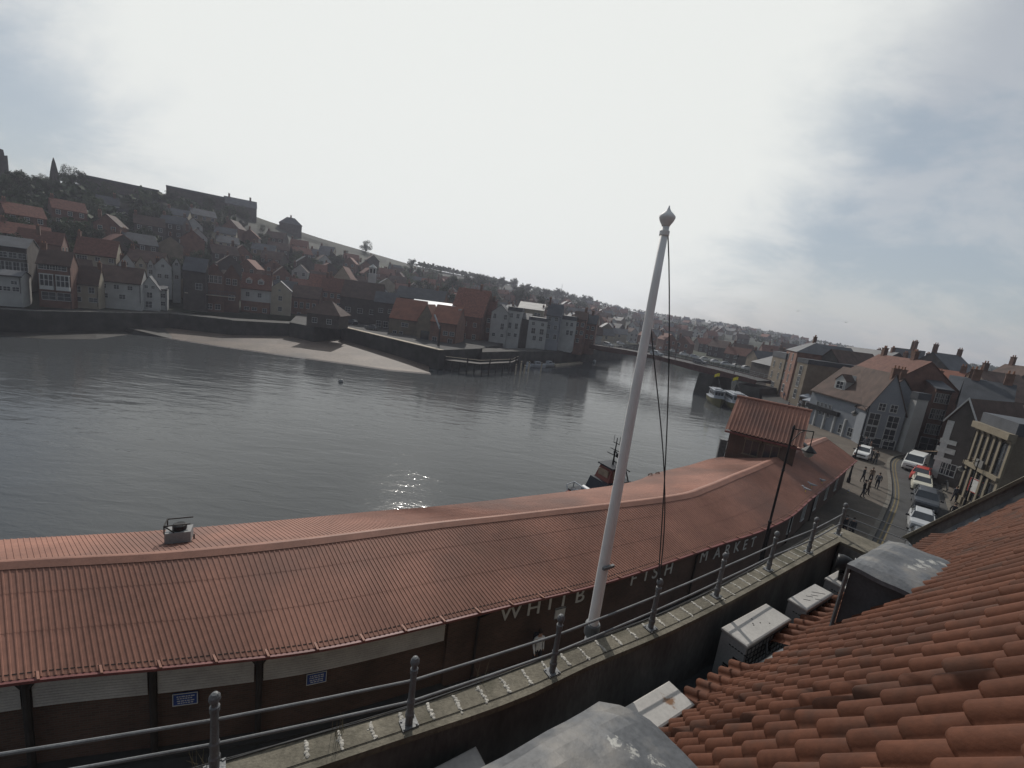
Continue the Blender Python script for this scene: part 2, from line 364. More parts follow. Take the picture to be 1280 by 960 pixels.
# haze
mh = bpy.data.materials.new('sea haze'); mh.use_nodes = True; hn = mh.node_tree
hn.nodes.remove(hn.nodes['Principled BSDF']); pv = hn.nodes.new('ShaderNodeVolumePrincipled'); pv.inputs['Color'].default_value = (.84, .86, 1, 1); pv.inputs['Density'].default_value = .00036; pv.inputs['Anisotropy'].default_value = .35
hn.links.new(pv.outputs[0], hn.nodes['Material Output'].inputs['Volume'])
mb = MB(); mb.box(-1520, 1520, -320, 1520, -4, 95); ho = mb.build('haze', mh); ho['kind'] = 'stuff'; ho['label'] = 'thin sea haze over the harbour'
# ------------------------------------------------------------------ fish market
near = [(-190, 875), (41, 842), (255, 822), (424, 800), (625, 754), (760, 722), (897, 677), (947, 661), (985, 643), (1009, 623), (1037, 601), (1069, 574)]
rdg = [(-208, 718), (28, 702), (210, 692), (375, 676), (542, 655), (662, 642), (840, 621), (883, 609), (922, 593), (947, 583), (985, 566), (1032, 547)]
far = [(-216, 690), (22, 674), (180, 665), (338, 652), (475, 639), (578, 630), (775, 606), (820, 592), (862, 582), (893, 573), None, None]
EZ, RZ = 6.8, 8.05
En = [at(*p, z=EZ) for p in near]; Rn = [at(*p, z=RZ) for p in rdg]
Fn = []
for i, p in enumerate(far):
    Fn.append(at(*p, z=EZ) if p else V(2 * Rn[i].x - En[i].x, 2 * Rn[i].y - En[i].y, EZ))
def densify(A, n=8):
    out = []
    P = [A[0] * 2 - A[1]] + A + [A[-1] * 2 - A[-2]]
    for i in range(1, len(P) - 2):
        for k in range(n):
            t = k / n; a, b, c, d = P[i - 1], P[i], P[i + 1], P[i + 2]
            out.append(.5 * ((2 * b) + (c - a) * t + (2 * a - 5 * b + 4 * c - d) * t * t + (3 * b - a - 3 * c + d) * t ** 3))
    out.append(A[-1]); return out
En, Rn, Fn = densify(En), densify(Rn), densify(Fn)
def arc(A):
    s = [0]
    for a, b in zip(A, A[1:]): s.append(s[-1] + (b - a).length)
    return s
sE = arc(En)
def onl(A, s):
    for i in range(len(sE) - 1):
        if s <= sE[i + 1] or i == len(sE) - 2:
            t = (s - sE[i]) / (sE[i + 1] - sE[i]); return A[i].lerp(A[i + 1], t)
market = thing('fish_market', 'long low quayside market hall with ribbed red metal roof and brick street wall', 'market hall', (0, 15, 3.5))
TOT = sE[-1]; PER = .145
def slope_sheet(lowA, hiA):
    m = MB(); s = 0; prev = None
    while s < TOT:
        for ds, h in ((0, 0), (.092, 0), (.104, .018), (.134, .018)):
            q = min(s + ds, TOT); a, b = onl(lowA, q).copy(), onl(hiA, q).copy(); a.z += h; b.z += h
            a += (a - b).normalized() * .12
            cur = (a, b)
            if prev:
                for k0, k1 in ((0, .36), (.355, .70), (.695, 1)):   # three sheets, each lapping over the one below
                    up = V(0, 0, .008) ; lo_ = V(0, 0, .006)
                    m.poly((prev[0].lerp(prev[1], k0) + (lo_ if k0 else V(0, 0, 0)), cur[0].lerp(cur[1], k0) + (lo_ if k0 else V(0, 0, 0)), cur[0].lerp(cur[1], k1), prev[0].lerp(prev[1], k1)))
            prev = cur
        s += PER
    return m
slope_sheet(En, Rn).build('street_side_roof', m_corr, market, True)
slope_sheet(Fn, Rn).build('water_side_roof', m_corr, market, True)
m = MB(); N = 120; pr = []
for i in range(N + 1):
    s = TOT * i / N; r, e, w = onl(Rn, s), onl(En, s), onl(Fn, s)
    a = (e - r).normalized(); c = (w - r).normalized()
    pr.append([r + a * .32 + V(0, 0, .034), r + a * .05 + V(0, 0, .07), r + c * .05 + V(0, 0, .07), r + c * .32 + V(0, 0, .034)])
for a, b in zip(pr, pr[1:]):
    for k in range(3): m.poly((a[k], a[k + 1], b[k + 1], b[k]))
m.build('ridge_cap', m_ridge, market, True)
def inward(s, d, z):      # point offset horizontally from the street eave toward the ridge
    e, r = onl(En, s), onl(Rn, s); h = V(r.x - e.x, r.y - e.y, 0).normalized(); q = e + h * d; q.z = z; return q
def strip(A, name, mat, d0, d1, z0, z1, s0=0, s1=None, n=120):
    m = MB(); s1 = TOT if s1 is None else s1; pr = []
    for i in range(n + 1):
        s = lerp(s0, s1, i / n); pr.append([inward(s, d0, z0), inward(s, d1, z0), inward(s, d1, z1), inward(s, d0, z1)])
    m.loft(pr); return m.build(name, mat, market, True)
strip(En, 'gutter', m_gutr, -.22, -.04, EZ - .125, EZ - .045)
strip(En, 'eave_filler', m_void, .03, .10, EZ - .12, EZ + .02)
strip(En, 'wall_plate', m_gutr, .12, .3, EZ - .2, EZ - .06)
for i in range(46):
    m = MB()
    s = TOT * (i + .5) / 46; a = inward(s, -.24, EZ - .03); b = inward(s, .06, EZ - .01); t = (inward(min(s + .05, TOT), 0, 0) - inward(s, 0, 0)).normalized() * .03
    m.hexa([a - t, a + t, b + t, b - t, a - t + V(0, 0, .035), a + t + V(0, 0, .035), b + t + V(0, 0, .035), b - t + V(0, 0, .035)])
    m.build('gutter_bracket', m_ridge, market, True)
def s_at(px):   # arc position along the eave nearest a pixel column
    return min((abs(proj(onl(En, TOT * i / 800))[0] - px), TOT * i / 800) for i in range(801))[1]
sB = s_at(572)
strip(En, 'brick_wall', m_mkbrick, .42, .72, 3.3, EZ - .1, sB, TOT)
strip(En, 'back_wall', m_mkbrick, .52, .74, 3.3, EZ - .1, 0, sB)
strip(En, 'loading_floor', m_ground, .1, .5, 3.4, 3.56, 0, sB)
# closing walls: water side and ends
m = MB()
pr = []
for i in range(121):
    s = TOT * i / 120; w, r = onl(Fn, s), onl(Rn, s); h = V(r.x - w.x, r.y - w.y, 0).normalized(); a = w + h * .3; b = w + h * .5
    pr.append([V(a.x, a.y, 3.3), V(b.x, b.y, 3.3), V(b.x, b.y, EZ), V(a.x, a.y, EZ)])
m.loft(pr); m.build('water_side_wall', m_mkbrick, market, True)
for s in (.05, TOT - .05):
    m = MB(); e, r, w = inward(s, .45, EZ), onl(Rn, s), onl(Fn, s) + (onl(Rn, s) - onl(Fn, s)) * .07
    m.prism([V(e.x, e.y, 3.3), V(e.x, e.y, EZ), r - V(0, 0, .05), V(w.x, w.y, EZ), V(w.x, w.y, 3.3)], (onl(Rn, TOT * .5) - onl(Rn, s)).normalized() * .2)
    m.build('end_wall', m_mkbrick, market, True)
edges = [0, s_at(30), s_at(193), s_at(329), s_at(571)]
for i, (a, b) in enumerate(zip(edges, edges[1:])):
    m = MB(); k = 14
    for j in range(k):
        z1 = EZ - .1 - j * .085; z0 = z1 - (.066 if j > 5 else .08)
        pr = []
        for q in range(13):
            s = lerp(a + .12, b - .12, q / 12); pr.append([inward(s, .34 - .012, z0), inward(s, .40, z0), inward(s, .40, z1), inward(s, .34, z1)])
        m.loft(pr)
    pr = [[inward(lerp(a + .12, b - .12, q / 12), .37, EZ - .1 - k * .085 + .01), inward(lerp(a + .12, b - .12, q / 12), .41, EZ - .1 - k * .085 + .01), inward(lerp(a + .12, b - .12, q / 12), .41, EZ - .09), inward(lerp(a + .12, b - .12, q / 12), .37, EZ - .09)] for q in range(13)]; m.loft(pr, 1)
    m.build('roller_shutter', [m_shut, m_timber], market, True)
for i, s in enumerate(edges[1:4]):
    m = MB(); p = inward(s, .3, 3.5); m.tube([p, V(p.x, p.y, EZ - .2)], .085, 8)
    if i != 1:
        for sg in (-1, 1): m.tube([V(p.x, p.y, EZ - .75), inward(s + sg * .25, .3, EZ - .35), inward(s + sg * .75, .3, EZ - .15)], .045, 6)
    m.build('post', m_timber, market, True)
for px in (610, 757, 884, 975, 1003, 1030):
    s = s_at(px); p = inward(s, .34, 3.5); q = inward(s, -.12, EZ - .2)
    m = MB(); m.tube([p, V(p.x, p.y, EZ - .7), q], .05, 8); m.build('downpipe', m_timber, market, True)
# windows on the far brick stretch
for px in (1004, 1020, 1034, 1047, 1058):
    s = s_at(px); a, b = inward(s - .45, .40, 4.4), inward(s + .45, .40, 4.4)
    m = MB(); nrm = inward(s, 0, 0) - inward(s, 1, 0)
    for (p0, p1, z0, z1, off, mi) in ((a, b, 4.4, 5.9, .0, 1), (a, b, 4.3, 4.4, .06, 0), (a, b, 5.9, 6.0, .05, 0), (a, a.lerp(b, .08), 4.4, 5.9, .04, 0), (a.lerp(b, .92), b, 4.4, 5.9, .04, 0), (a.lerp(b, .46), a.lerp(b, .54), 4.4, 5.9, .03, 0)):
        o_ = nrm * off; m.hexa([V(p0.x, p0.y, z0) + o_, V(p1.x, p1.y, z0) + o_, V(p1.x, p1.y, z0) - nrm * .02, V(p0.x, p0.y, z0) - nrm * .02, V(p0.x, p0.y, z1) + o_, V(p1.x, p1.y, z1) + o_, V(p1.x, p1.y, z1) - nrm * .02, V(p0.x, p0.y, z1) - nrm * .02], mi)
    m.build('window', [m_frame, m_glass], market, True)
# lettering on the wall
def letter_mesh(ch, size):
    cu_ = bpy.data.curves.new('letter', 'FONT'); cu_.body = ch; cu_.size = size; cu_.extrude = .012; cu_.align_x = 'CENTER'
    o = bpy.data.objects.new('letter', cu_); COL.objects.link(o); dg = bpy.context.evaluated_depsgraph_get()
    me = bpy.data.meshes.new_from_object(o.evaluated_get(dg)); bpy.data.objects.remove(o); return me
def wallpt(px, py, d, s0=0, s1=None):
    e, best = 1e9, None; s1 = s1 or TOT
    for i in range(500):
        ss = lerp(s0, s1, i / 500); q = inward(ss, d, 5.0); zz = zat(q, py); xx = proj((q.x, q.y, zz))[0]
        if abs(xx - px) < e: e = abs(xx - px); best = (ss, zz)
    return best
txt = list(zip('WHITBYFISHMARKET', ((638, 774), (665, 768), (686, 762), (704, 757.5), (723, 752.5), (742, 746.5), (790, 731), (806, 726), (818, 722.5), (834, 718), (879, 702), (895, 697.5), (908, 693.5), (920, 690), (930, 687), (940, 683.5))))
for ch, px in txt:
    s, zb_l = wallpt(*px, .4, sB * .9); m = MB(); p = inward(s, .40, zb_l); t = (inward(s + .1, 0, 0) - inward(s - .1, 0, 0)).normalized(); o_ = (inward(s, 0, 0) - inward(s, 1, 0))
    me = letter_mesh(ch, .92); b0 = len(m.v)
    for v in me.vertices: m.v.append(tuple(p + t * v.co.x + V(0, 0, 1) * v.co.y + o_ * v.co.z))
    for pg in me.polygons: m.f.append(tuple(b0 + i for i in pg.vertices)); m.m.append(0)
    bpy.data.meshes.remove(me); m.build('letter', m_letter, market, True)
# upper storey rising through the far end
cA, cB = at(905.5, 570, z=7.0), at(990, 584, z=7.6)
uu = V(cB.x - cA.x, cB.y - cA.y, 0); cw = uu.length; uu.normalize(); vv = V(-uu.y, uu.x, 0)
if vv.y < 0: vv = -vv
ez = zat(cA, 533); cd = 5.6; rz_ = zat(V(*(cA + uu * 1 + vv * cd / 2)), 500.5)
def cp(u, v, z): return V(cA.x + uu.x * u + vv.x * v, cA.y + uu.y * u + vv.y * v, z)
m = MB()
m.hexa([cp(0, 0, 3.5), cp(cw, 0, 3.5), cp(cw, cd, 3.5), cp(0, cd, 3.5), cp(0, 0, ez), cp(cw, 0, ez), cp(cw, cd, ez), cp(0, cd, ez)])
m.prism([cp(cw - .2, .02, ez), cp(cw - .2, cd / 2, rz_ - .1), cp(cw - .2, cd - .02, ez)], uu * .2)
m.prism([cp(0, .02, ez), cp(0, cd / 2, rz_ - .1), cp(0, cd - .02, ez)], uu * .2)
upper = m.build('upper_storey', m_mkbrick, market, True)
for sgn, nm in ((0, 'upper_roof'), (1, 'upper_roof')):
    m = MB(); prev = None; u = -.35; sl_ = (rz_ - ez) / (cd / 2)
    while u < cw + .35:
        for ds, h in ((0, 0), (.16, 0), (.185, .07), (.255, .07)):
            q = u + ds; lo_v = -.4 if sgn == 0 else cd + .4
            a = cp(q, lo_v, ez - .4 * sl_ + .05 + h); b = cp(q, cd / 2, rz_ + .05 + h)
            if prev: m.poly((prev[0], a, b, prev[1]))
            prev = (a, b)
        u += .28
    m.build(nm, m_corr, market, True)
m = MB(); m.tube([cp(-.4, cd / 2, rz_ + .1), cp(cw + .4, cd / 2, rz_ + .1)], .12, 8); m.build('upper_ridge_cap', m_ridge, market, True)
m = MB(); m.hexa([cp(-.35, -.45, ez - .5), cp(cw + .35, -.45, ez - .5), cp(cw + .35, -.3, ez - .5), cp(-.35, -.3, ez - .5), cp(-.35, -.45, ez - .36), cp(cw + .35, -.45, ez - .36), cp(cw + .35, -.3, ez - .36), cp(-.35, -.3, ez - .36)]); m.build('upper_gutter', m_gutr, market, True)
for fu in (.27, .56):
    m = MB(); w0, z0, z1 = cw * fu, ez - 1.95, ez - .75
    m.hexa([cp(w0, -.03, z0), cp(w0 + 1, -.03, z0), cp(w0 + 1, .05, z0), cp(w0, .05, z0), cp(w0, -.03, z1), cp(w0 + 1, -.03, z1), cp(w0 + 1, .05, z1), cp(w0, .05, z1)], 1)
    for (a, b, c, d) in ((w0 - .15, w0 + 1.15, z1, z1 + .16), (w0 - .06, w0, z0, z1), (w0 + 1, w0 + 1.06, z0, z1), (w0 + .47, w0 + .53, z0, z1), (w0 - .1, w0 + 1.1, z0 - .1, z0)):
        m.hexa([cp(a, -.08, c), cp(b, -.08, c), cp(b, .02, c), cp(a, .02, c), cp(a, -.08, d), cp(b, -.08, d), cp(b, .02, d), cp(a, .02, d)], 0)
    m.build('window', [WALL['stone'], m_glass], upper)
    bpy.context.scene.collection.objects[-1]
for o in [c for c in upper.children]:
    for v in o.data.vertices: v.co -= market.location
m = MB(); pts = [cp(cw + .06, cd * .3, ez - .2), cp(cw + .5, cd * .3, ez - .4), cp(cw + .75, cd * .3, ez - .95)]; m.tube(pts, .16, 8); m.build('vent_duct', m_acs, market, True)
# rooftop cooler on the water side slope
P = at(224, 670, z=7.75)
ck = thing('rooftop_cooler', 'small dark roof cooler on a frame standing on the market roof above the water', 'cooling unit', (P.x, P.y, 7.2), math.radians(28))
m = MB(); m.box(-.38, .38, -.26, .26, .42, .82); m.build('casing', m_acs, ck)
m = MB(); m.lathe([(.20, .82), (.22, .86), (.22, 1.0), (.17, 1.03)], (0.02, 0, 0), 14); m.build('fan_housing', m_black, ck)
m = MB()
for sx in (-.38, .38):
    for sy in (-.26, .26): m.tube([(sx * 1.05, sy, -.1 if sy < 0 else -.35), (sx * 1.05, sy, .42)], .025, 6)
m.tube([(-.4, -.26, .2), (.4, -.26, .2)], .02, 6); m.tube([(-.4, .26, .2), (.4, .26, .2)], .02, 6); m.tube([(-.4, -.26, .2), (-.4, .26, .2)], .02, 6); m.tube([(.4, -.26, .2), (.4, .26, .2)], .02, 6); m.build('stand', m_timber, ck)
m = MB()
for a, b in (((-.38, -.26, .82), (-.38, -.26, 1.12)), ((-.38, .26, .82), (-.38, .26, 1.12)), ((-.4, -.26, 1.12), (.38, -.26, 1.12)), ((-.4, .26, 1.12), (.38, .26, 1.12)), ((-.38, -.26, 1.12), (-.38, .26, 1.12)), ((-.36, -.26, 1.1), (-.1, -.26, .84))): m.tube([a, b], .022, 6)
m.build('guard_frame', m_timber, ck)
m = MB(); m.tube([(.5, -.25, .05), (1.2, -.15, .02), (1.5, -.7, .10)], .025, 6); m.tube([(.5, -.1, .02), (1.15, 0.0, 0.0)], .025, 6); m.build('pipe', m_timber, ck)
# notices
for px, py, w, lab in ((232, 873, .62, 'small blue notice on the dark market wall between the posts, left of its twin'), (395, 847, .58, 'small blue notice on the dark market wall, nearest the brick stretch')):
    s = s_at(px + 20); d = 2.07 if px < 0 else .5
    best = min(((abs(proj(inward(ss / 50 * TOT * .4, .46, at(px, py, r=1).z))[0] - px)), ss / 50 * TOT * .4) for ss in range(51))
    # find arc position and height on the shutter line
    bs, bz = 0, 5
    e = 1e9
    for i in range(300):
        ss = sB * i / 300; q = inward(ss, .46, 5.0); zz = zat(q, py); xx = proj((q.x, q.y, zz))[0]
        if abs(xx - px) < e: e = abs(xx - px); bs, bz = ss, zz
    p = inward(bs, .46, bz); t = (inward(bs + .1, 0, 0) - inward(bs - .1, 0, 0)).normalized(); o_ = inward(bs, 0, 0) - inward(bs, 1, 0)
    sg = thing('notice', lab, 'sign', p, math.atan2(t.y, t.x))
    m = MB(); m.box(-w / 2, w / 2, -.02, .02, -.2, .2); m.build('panel', M('notice blue', (.03, .06, .20), .5), sg)
    m = MB()
    for a in (-.2, .185): m.box(-w / 2, w / 2, -.03, -.018, a, a + .018)
    for a in (-w / 2, w / 2 - .018): m.box(a, a + .018, -.03, -.018, -.18, .18)
    m.build('border', m_letter, sg)
    m = MB(); rr_ = random.Random(px)
    for k, zz in enumerate((.10, .03, -.05, -.12)):
        x = -w * .36 + rr_.random() * .05
        while x < w * .3: q = .03 + rr_.random() * .06; m.box(x, x + q, -.026, -.018, zz - .014, zz + .014); x += q + .02
    m.build('small_print', m_letter, sg)
    m = MB(); m.box(-.03, .03, .02, .10 if False else .06, -.25, .2); m.build('fixing', m_timber, sg)
s = s_at(700); p = inward(s, .40, 4.9); t = (inward(s + .1, 0, 0) - inward(s - .1, 0, 0)).normalized()
e = 1e9
for i in range(400):
    ss = lerp(sB, TOT * .8, i / 400); q = inward(ss, .40, 5.0); zz = zat(q, 766); xx = proj((q.x, q.y, zz))[0]
    if abs(xx - 700) < e: e = abs(xx - 700); p = V(q.x, q.y, zz)
sg = thing('notice', 'plain pale square notice on the market brick wall under the painted letters', 'sign', p, math.atan2(t.y, t.x))
m = MB(); m.box(-.24, .24, -.03, .015, -.24, .24); m.build('panel', m_letter, sg)
m = MB(); m.box(-.26, .26, -.045, -.028, .2, .24); m.box(-.26, .26, -.045, -.028, -.24, -.2); m.build('frame', m_iron, sg)
# ------------------------------------------------------------------ the building we look from
A0 = V(2.86, 4.977, 12.4); ee = V(.825, .565, 0).normalized(); dd = V(ee.y, -ee.x, 0); AL = math.radians(55.8); cA_, sA_ = math.cos(AL), math.sin(AL)
def RP(t, s, nrm=0): return A0 + ee * t + dd * (s * cA_ - nrm * sA_) + V(0, 0, s * sA_ + nrm * cA_)
def TD(t, d, z): p = A0 + ee * t + dd * d; return V(p.x, p.y, z)
bld = thing('quayside_building', 'steep orange pantiled roof with lead dormers behind a long concrete parapet, nearest building', 'building', (A0.x, A0.y, 3.5))
CO_, RL = .31, .27
m = MB(); rnd = random.Random(5)
prof = [(0, -.012), (.10, -.020), (.20, -.020), (.265, -.012), (.285, .020), (.315, .056), (.37, .084), (.425, .090), (.48, .084), (.535, .056), (.565, .020), (.585, -.010)]
A2 = math.radians(33); c2_, s2_ = math.cos(A2), math.sin(A2)
def RP0(t, s, nrm):
    q = CO_ + .05 - s; b = RP(t, CO_ + .05, 0); return b - (dd * c2_ + V(0, 0, s2_)) * q + (V(0, 0, c2_) - dd * s2_) * nrm
prof = [(p * RL / .585, h * .74) for p, h in prof]
t = -8.0; ci = 0
while t < 11.95:
    i = 2 if 1.2 < t < 2.3 else 0
    while i < 17:
        s0 = i * CO_ - (.08 if i == 0 else .05); s1 = (i + 1) * CO_ + .02
        jt = rnd.uniform(-.012, .012); js = rnd.uniform(-.018, .018); jn = rnd.uniform(-.006, .008); tw = rnd.uniform(-.01, .01)
        if rnd.random() < .02: jn += .02
        rows = []
        kick = .10 if i == 0 else 0
        for (sv, base) in ((s0 + js, .042 + jn + (.0)), (s0 + js + .02, .050 + jn), (s1, .006)):
            row = []
            for k, (px, h) in enumerate(prof):
                k2 = kick if sv < s1 else kick * 0
                row.append((RP0 if i == 0 else RP)(t + px + jt, sv, base + h + tw * (px - .15)))
            rows.append(row)
        lip = [(RP0 if i == 0 else RP)(t + px + jt, s0 + js, .004 + h * .8) for px, h in prof]
        rows = [lip] + rows
        b = len(m.v); n_ = len(prof)
        for r in rows: m.v += [tuple(p) for p in r]
        for a in range(len(rows) - 1):
            for k in range(n_ - 1):
                m.f.append((b + a * n_ + k, b + a * n_ + k + 1, b + (a + 1) * n_ + k + 1, b + (a + 1) * n_ + k)); m.m.append(0)
        i += 1
    t += RL
tiles = m.build('pantiles', m_tile, bld, True)
for pgi, pg in enumerate(tiles.data.polygons): pg.use_smooth = True
m = MB(); m.prism([RP(-8, .05, -.03), RP(12, .05, -.03), RP(12, 5.8, -.03), RP(-8, 5.8, -.03)], RP(0, 0, -.12) - RP(0, 0, 0)); m.build('roof_deck', m_timber, bld, True)
# verge wall with coping and flashing at the far end
m = MB(); m.prism([RP(12.1, -.7, -.6), RP(12.1, -.7, .42), RP(12.1, 5.8, .42), RP(12.1, 5.8, -.6)], ee * .32); m.build('verge_wall', m_conc, bld, True)
m = MB(); m.prism([RP(12.04, -.75, .42), RP(12.04, -.75, .50), RP(12.04, 5.8, .50), RP(12.04, 5.8, .42)], ee * .46); m.build('verge_coping', m_cop, bld, True)
m = MB()
for k in range(9):
    s = -.1 + k * .62; m.prism([RP(11.86, s, .075 + k % 2 * .006), RP(11.98, s, .10 + k % 2 * .006), RP(12.095, s, .19 + k % 2 * .006), RP(12.095, s + .66, .19 + k % 2 * .006), RP(11.98, s + .66, .10 + k % 2 * .006), RP(11.86, s + .66, .075 + k % 2 * .006)], RP(0, 0, .006) - RP(0, 0, 0))
m.build('lead_flashing', m_lead, bld, True)
# parapet
zp = Hc - 4.65; ZF = 11.55
outp = [(400, 915), (505, 885), (681, 821), (880, 742), (1040, 655)]; inp = [(400, 958), (640, 877), (737, 832), (880, 769), (1050, 677)]
def smooth(pts):
    P = [at(*q, z=zp) for q in pts]; P = [P[0] + (P[0] - P[1]).normalized() * 6] + P; return densify(P, 6)
PO, PI_ = smooth(outp), smooth(inp)
# extend left end a little straighter
n_ = min(len(PO), len(PI_))
def resamp(A, n=40):
    s = arc(A); out = []
    for i in range(n + 1):
        q = s[-1] * i / n; j = max(k for k in range(len(s)) if s[k] <= q + 1e-9); j = min(j, len(A) - 2)
        out.append(A[j].lerp(A[j + 1], (q - s[j]) / max(s[j + 1] - s[j], 1e-9)))
    return out
PO, PI_ = resamp(PO), resamp(PI_)
corner_o, corner_i = PO[-1], PI_[-1]
m = MB(); m.loft([[V(a.x, a.y, ZF - .3), V(b.x, b.y, ZF - .3), V(b.x, b.y, zp - .075), V(a.x, a.y, zp - .075)] for a, b in zip([p.lerp(q, .1) for p, q in zip(PO, PI_)], [p.lerp(q, .9) for p, q in zip(PO, PI_)])]); par = m.build('parapet', m_conc, bld, True)
m = MB(); m.loft([[V(a.x, a.y, zp - .075), V(b.x, b.y, zp - .075), V(b.x, b.y, zp), V(a.x, a.y, zp)] for a, b in zip(PO, PI_)]); m.build('coping', m_cop, bld, True)
m = MB(); m.loft([[V(a.x, a.y, 3.4), V(b.x, b.y, 3.4), V(b.x, b.y, ZF - .3), V(a.x, a.y, ZF - .3)] for a, b in zip([p.lerp(q, .12) for p, q in zip(PO, PI_)], [p.lerp(q, .95) for p, q in zip(PO, PI_)])]); m.build('street_wall', WALL['stone'], bld, True)
rl = 2.0
rt = [corner_o, corner_o + dd * (rl + .9), corner_i + dd * rl, corner_i]
m = MB(); m.prism([V(p.x, p.y, zp - .072) for p in rt], (0, 0, .075)); m.build('return_coping', m_cop, bld, True)
m = MB(); m.prism([V(p.x, p.y, 3.4) + ee * 0 for p in [corner_o - ee * .05 + dd * .05, corner_o + dd * (rl + .9) - ee * .05, corner_i + dd * rl, corner_i]], (0, 0, zp - .075 - 3.4)); m.build('return_wall', m_conc, bld, True)
m = MB(); m.prism([V(p.x, p.y, ZF) for p in (PI_[0], PI_[20], PI_[-1], TD(7.4, .3, ZF), TD(-8, .3, ZF))], (0, 0, -.2)); m.build('gutter_floor', m_leadd, bld, True)
m = MB(); m.prism([TD(-8, .12, 3.4), TD(12.3, .12, 3.4), TD(12.3, 5, 3.4), TD(-8, 5, 3.4)], (0, 0, 12.15 - 3.4)); m.build('main_wall', WALL['stone'], bld, True)
# sealant strips across the coping
sO, sI = arc(PO), arc(PI_); rnd = random.Random(3)
k = 0; q = sO[-1] - .35
while q > 4.2 and k < 40:
    u = q / sO[-1]; j = min(int(u * 40), 39); a = PO[j].lerp(PO[j + 1], u * 40 - j); b = a + dd * min((p_ - a).dot(dd) for p_ in [min(PI_, key=lambda z_: abs((z_ - a).dot(ee)))])
    m = MB(); nb = 15; seg = rnd.uniform(.75, 1)
    for i in range(nb):
        c = a.lerp(b, .16 + .70 * seg * i / nb) + ee * rnd.uniform(-.012, .012); r = rnd.uniform(.010, .022)
        m.lathe([(r * 1.2, 0), (r, r * .5), (r * .4, r * .75)], (c.x, c.y, zp - .002), 6)
        if rnd.random() < .5: c2 = c + V(rnd.uniform(-.03, .03), rnd.uniform(-.03, .03), 0); m.lathe([(r * .7, 0), (r * .3, r * .35)], (c2.x, c2.y, zp - .002), 5)
    m.build('sealant_strip', m_seal, bld, True); q -= .32; k += 1
for off in (.03, .065):
    m = MB(); m.tube([p.lerp(q_, off) + V(0, 0, .012 + .006 * math.sin(i * 1.7 + off * 90)) for i, (p, q_) in enumerate(zip(PO, PI_))], .007, 6)
    tag(m.build('cable', m_rope), 'thin grey cable lying along the outer lip of the parapet coping', 'cable', 'cables along the parapet')
m = MB(); m.tube([p.lerp(q_, .76) + V(0, 0, .006) for p, q_ in zip(PO, PI_)], .004, 5); m.build('coping_joint', m_dark, bld, True)
# dormers
def dormer(t0, t1, d0, d1, zt, splats, rc=.12):
    g0 = lambda d: 12.4 + d * math.tan(AL)
    m = MB()
    m.prism([TD(t0, d0, g0(d0) - .35), TD(t0, d0, zt - .06), TD(t0, d1, zt - .06), TD(t0, d1, g0(d1) - .35)], ee * (t1 - t0 - rc))
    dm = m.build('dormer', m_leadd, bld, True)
    m = MB(); n1, n2 = 14, 12; gr = []
    for i in range(n1 + 1):
        u = i / n1; row = []
        for k in range(n2 + 1):
            w = k / n2; e1 = 1 - (2 * w - 1) ** 4; e2 = 1 - max(0, 1 - u * 5) ** 2
            ov = .05
            p = TD(lerp(t0 - ov, t1 + ov, u) - (rc * max(0, 1 - w / .3) ** 2 * u ** 3), lerp(d0 - ov, d1 + .12, w), zt + .11 * e1 * (1 - (2 * u - 1) ** 6) - .02 + .008 * math.sin(i * 1.9 + k) + rnd.uniform(-.002, .002)); row.append(p)
        gr.append(row)
    for i in range(n1):
        for k in range(n2): m.poly((gr[i][k], gr[i + 1][k], gr[i + 1][k + 1], gr[i][k + 1]))
    rim = [gr[i][0] for i in range(n1 + 1)] + [gr[n1][k] for k in range(1, n2 + 1)] + [gr[i][n2] for i in range(n1 - 1, -1, -1)] + [gr[0][k] for k in range(n2 - 1, 0, -1)]
    for a, b in zip(rim, rim[1:] + rim[:1]): m.poly((b, a, a - V(0, 0, .06), b - V(0, 0, .06)))
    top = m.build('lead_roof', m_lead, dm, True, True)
    m = MB(); m.tube([TD(t0 - .02, d0 - .03, zt - .06), TD(t0 - .02, d0 - .03, g0(d0) - .2)], .025, 6); m.build('corner_trim', m_lead, dm, True)
    cs = []
    for (tx, dx_, sz, el, rot) in splats:
        for q in (-.6, 0, .6): cs.append((TD(tx + q * sz * math.cos(rot), dx_ + q * sz * math.sin(rot), zt + .09) - bld.location, sz * .5))
    top.data.materials[0] = spots(m_lead, 'lead with droppings', cs, (.36, .355, .33), 2.4, 34.0, .515)
    return dm
d1_ = dormer(-5.4, -2.70, .84, 1.72, 14.80, [(-3.02, 1.20, .20, 1.4, .9), (-2.88, 1.44, .20, .9, 1.3), (-3.75, 1.05, .16, .8, 1.4), (-3.5, 1.3, .12, 1, .6), (-4.2, 1.15, .2, .7, 0)], .25)
d1_['label'] = 'dormer with broad grey lead top spotted with white droppings'
d2_ = dormer(2.42, 4.15, .62, 1.42, 14.46, [(3.2, 1.15, .3, .9, .2), (3.6, 1.2, .3, .8, .5)])
d2_['label'] = 'far dormer with dark cheek and curved lead top'
# small stepped flashing under the far dormer
m = MB(); m.prism([RP(1.25, -.02, .03), RP(2.42, -.02, .03), RP(2.42, .74, .03), RP(1.25, .70, .03)], RP(0, 0, .02) - RP(0, 0, 0)); m.build('valley_flashing', m_lead, bld, True)
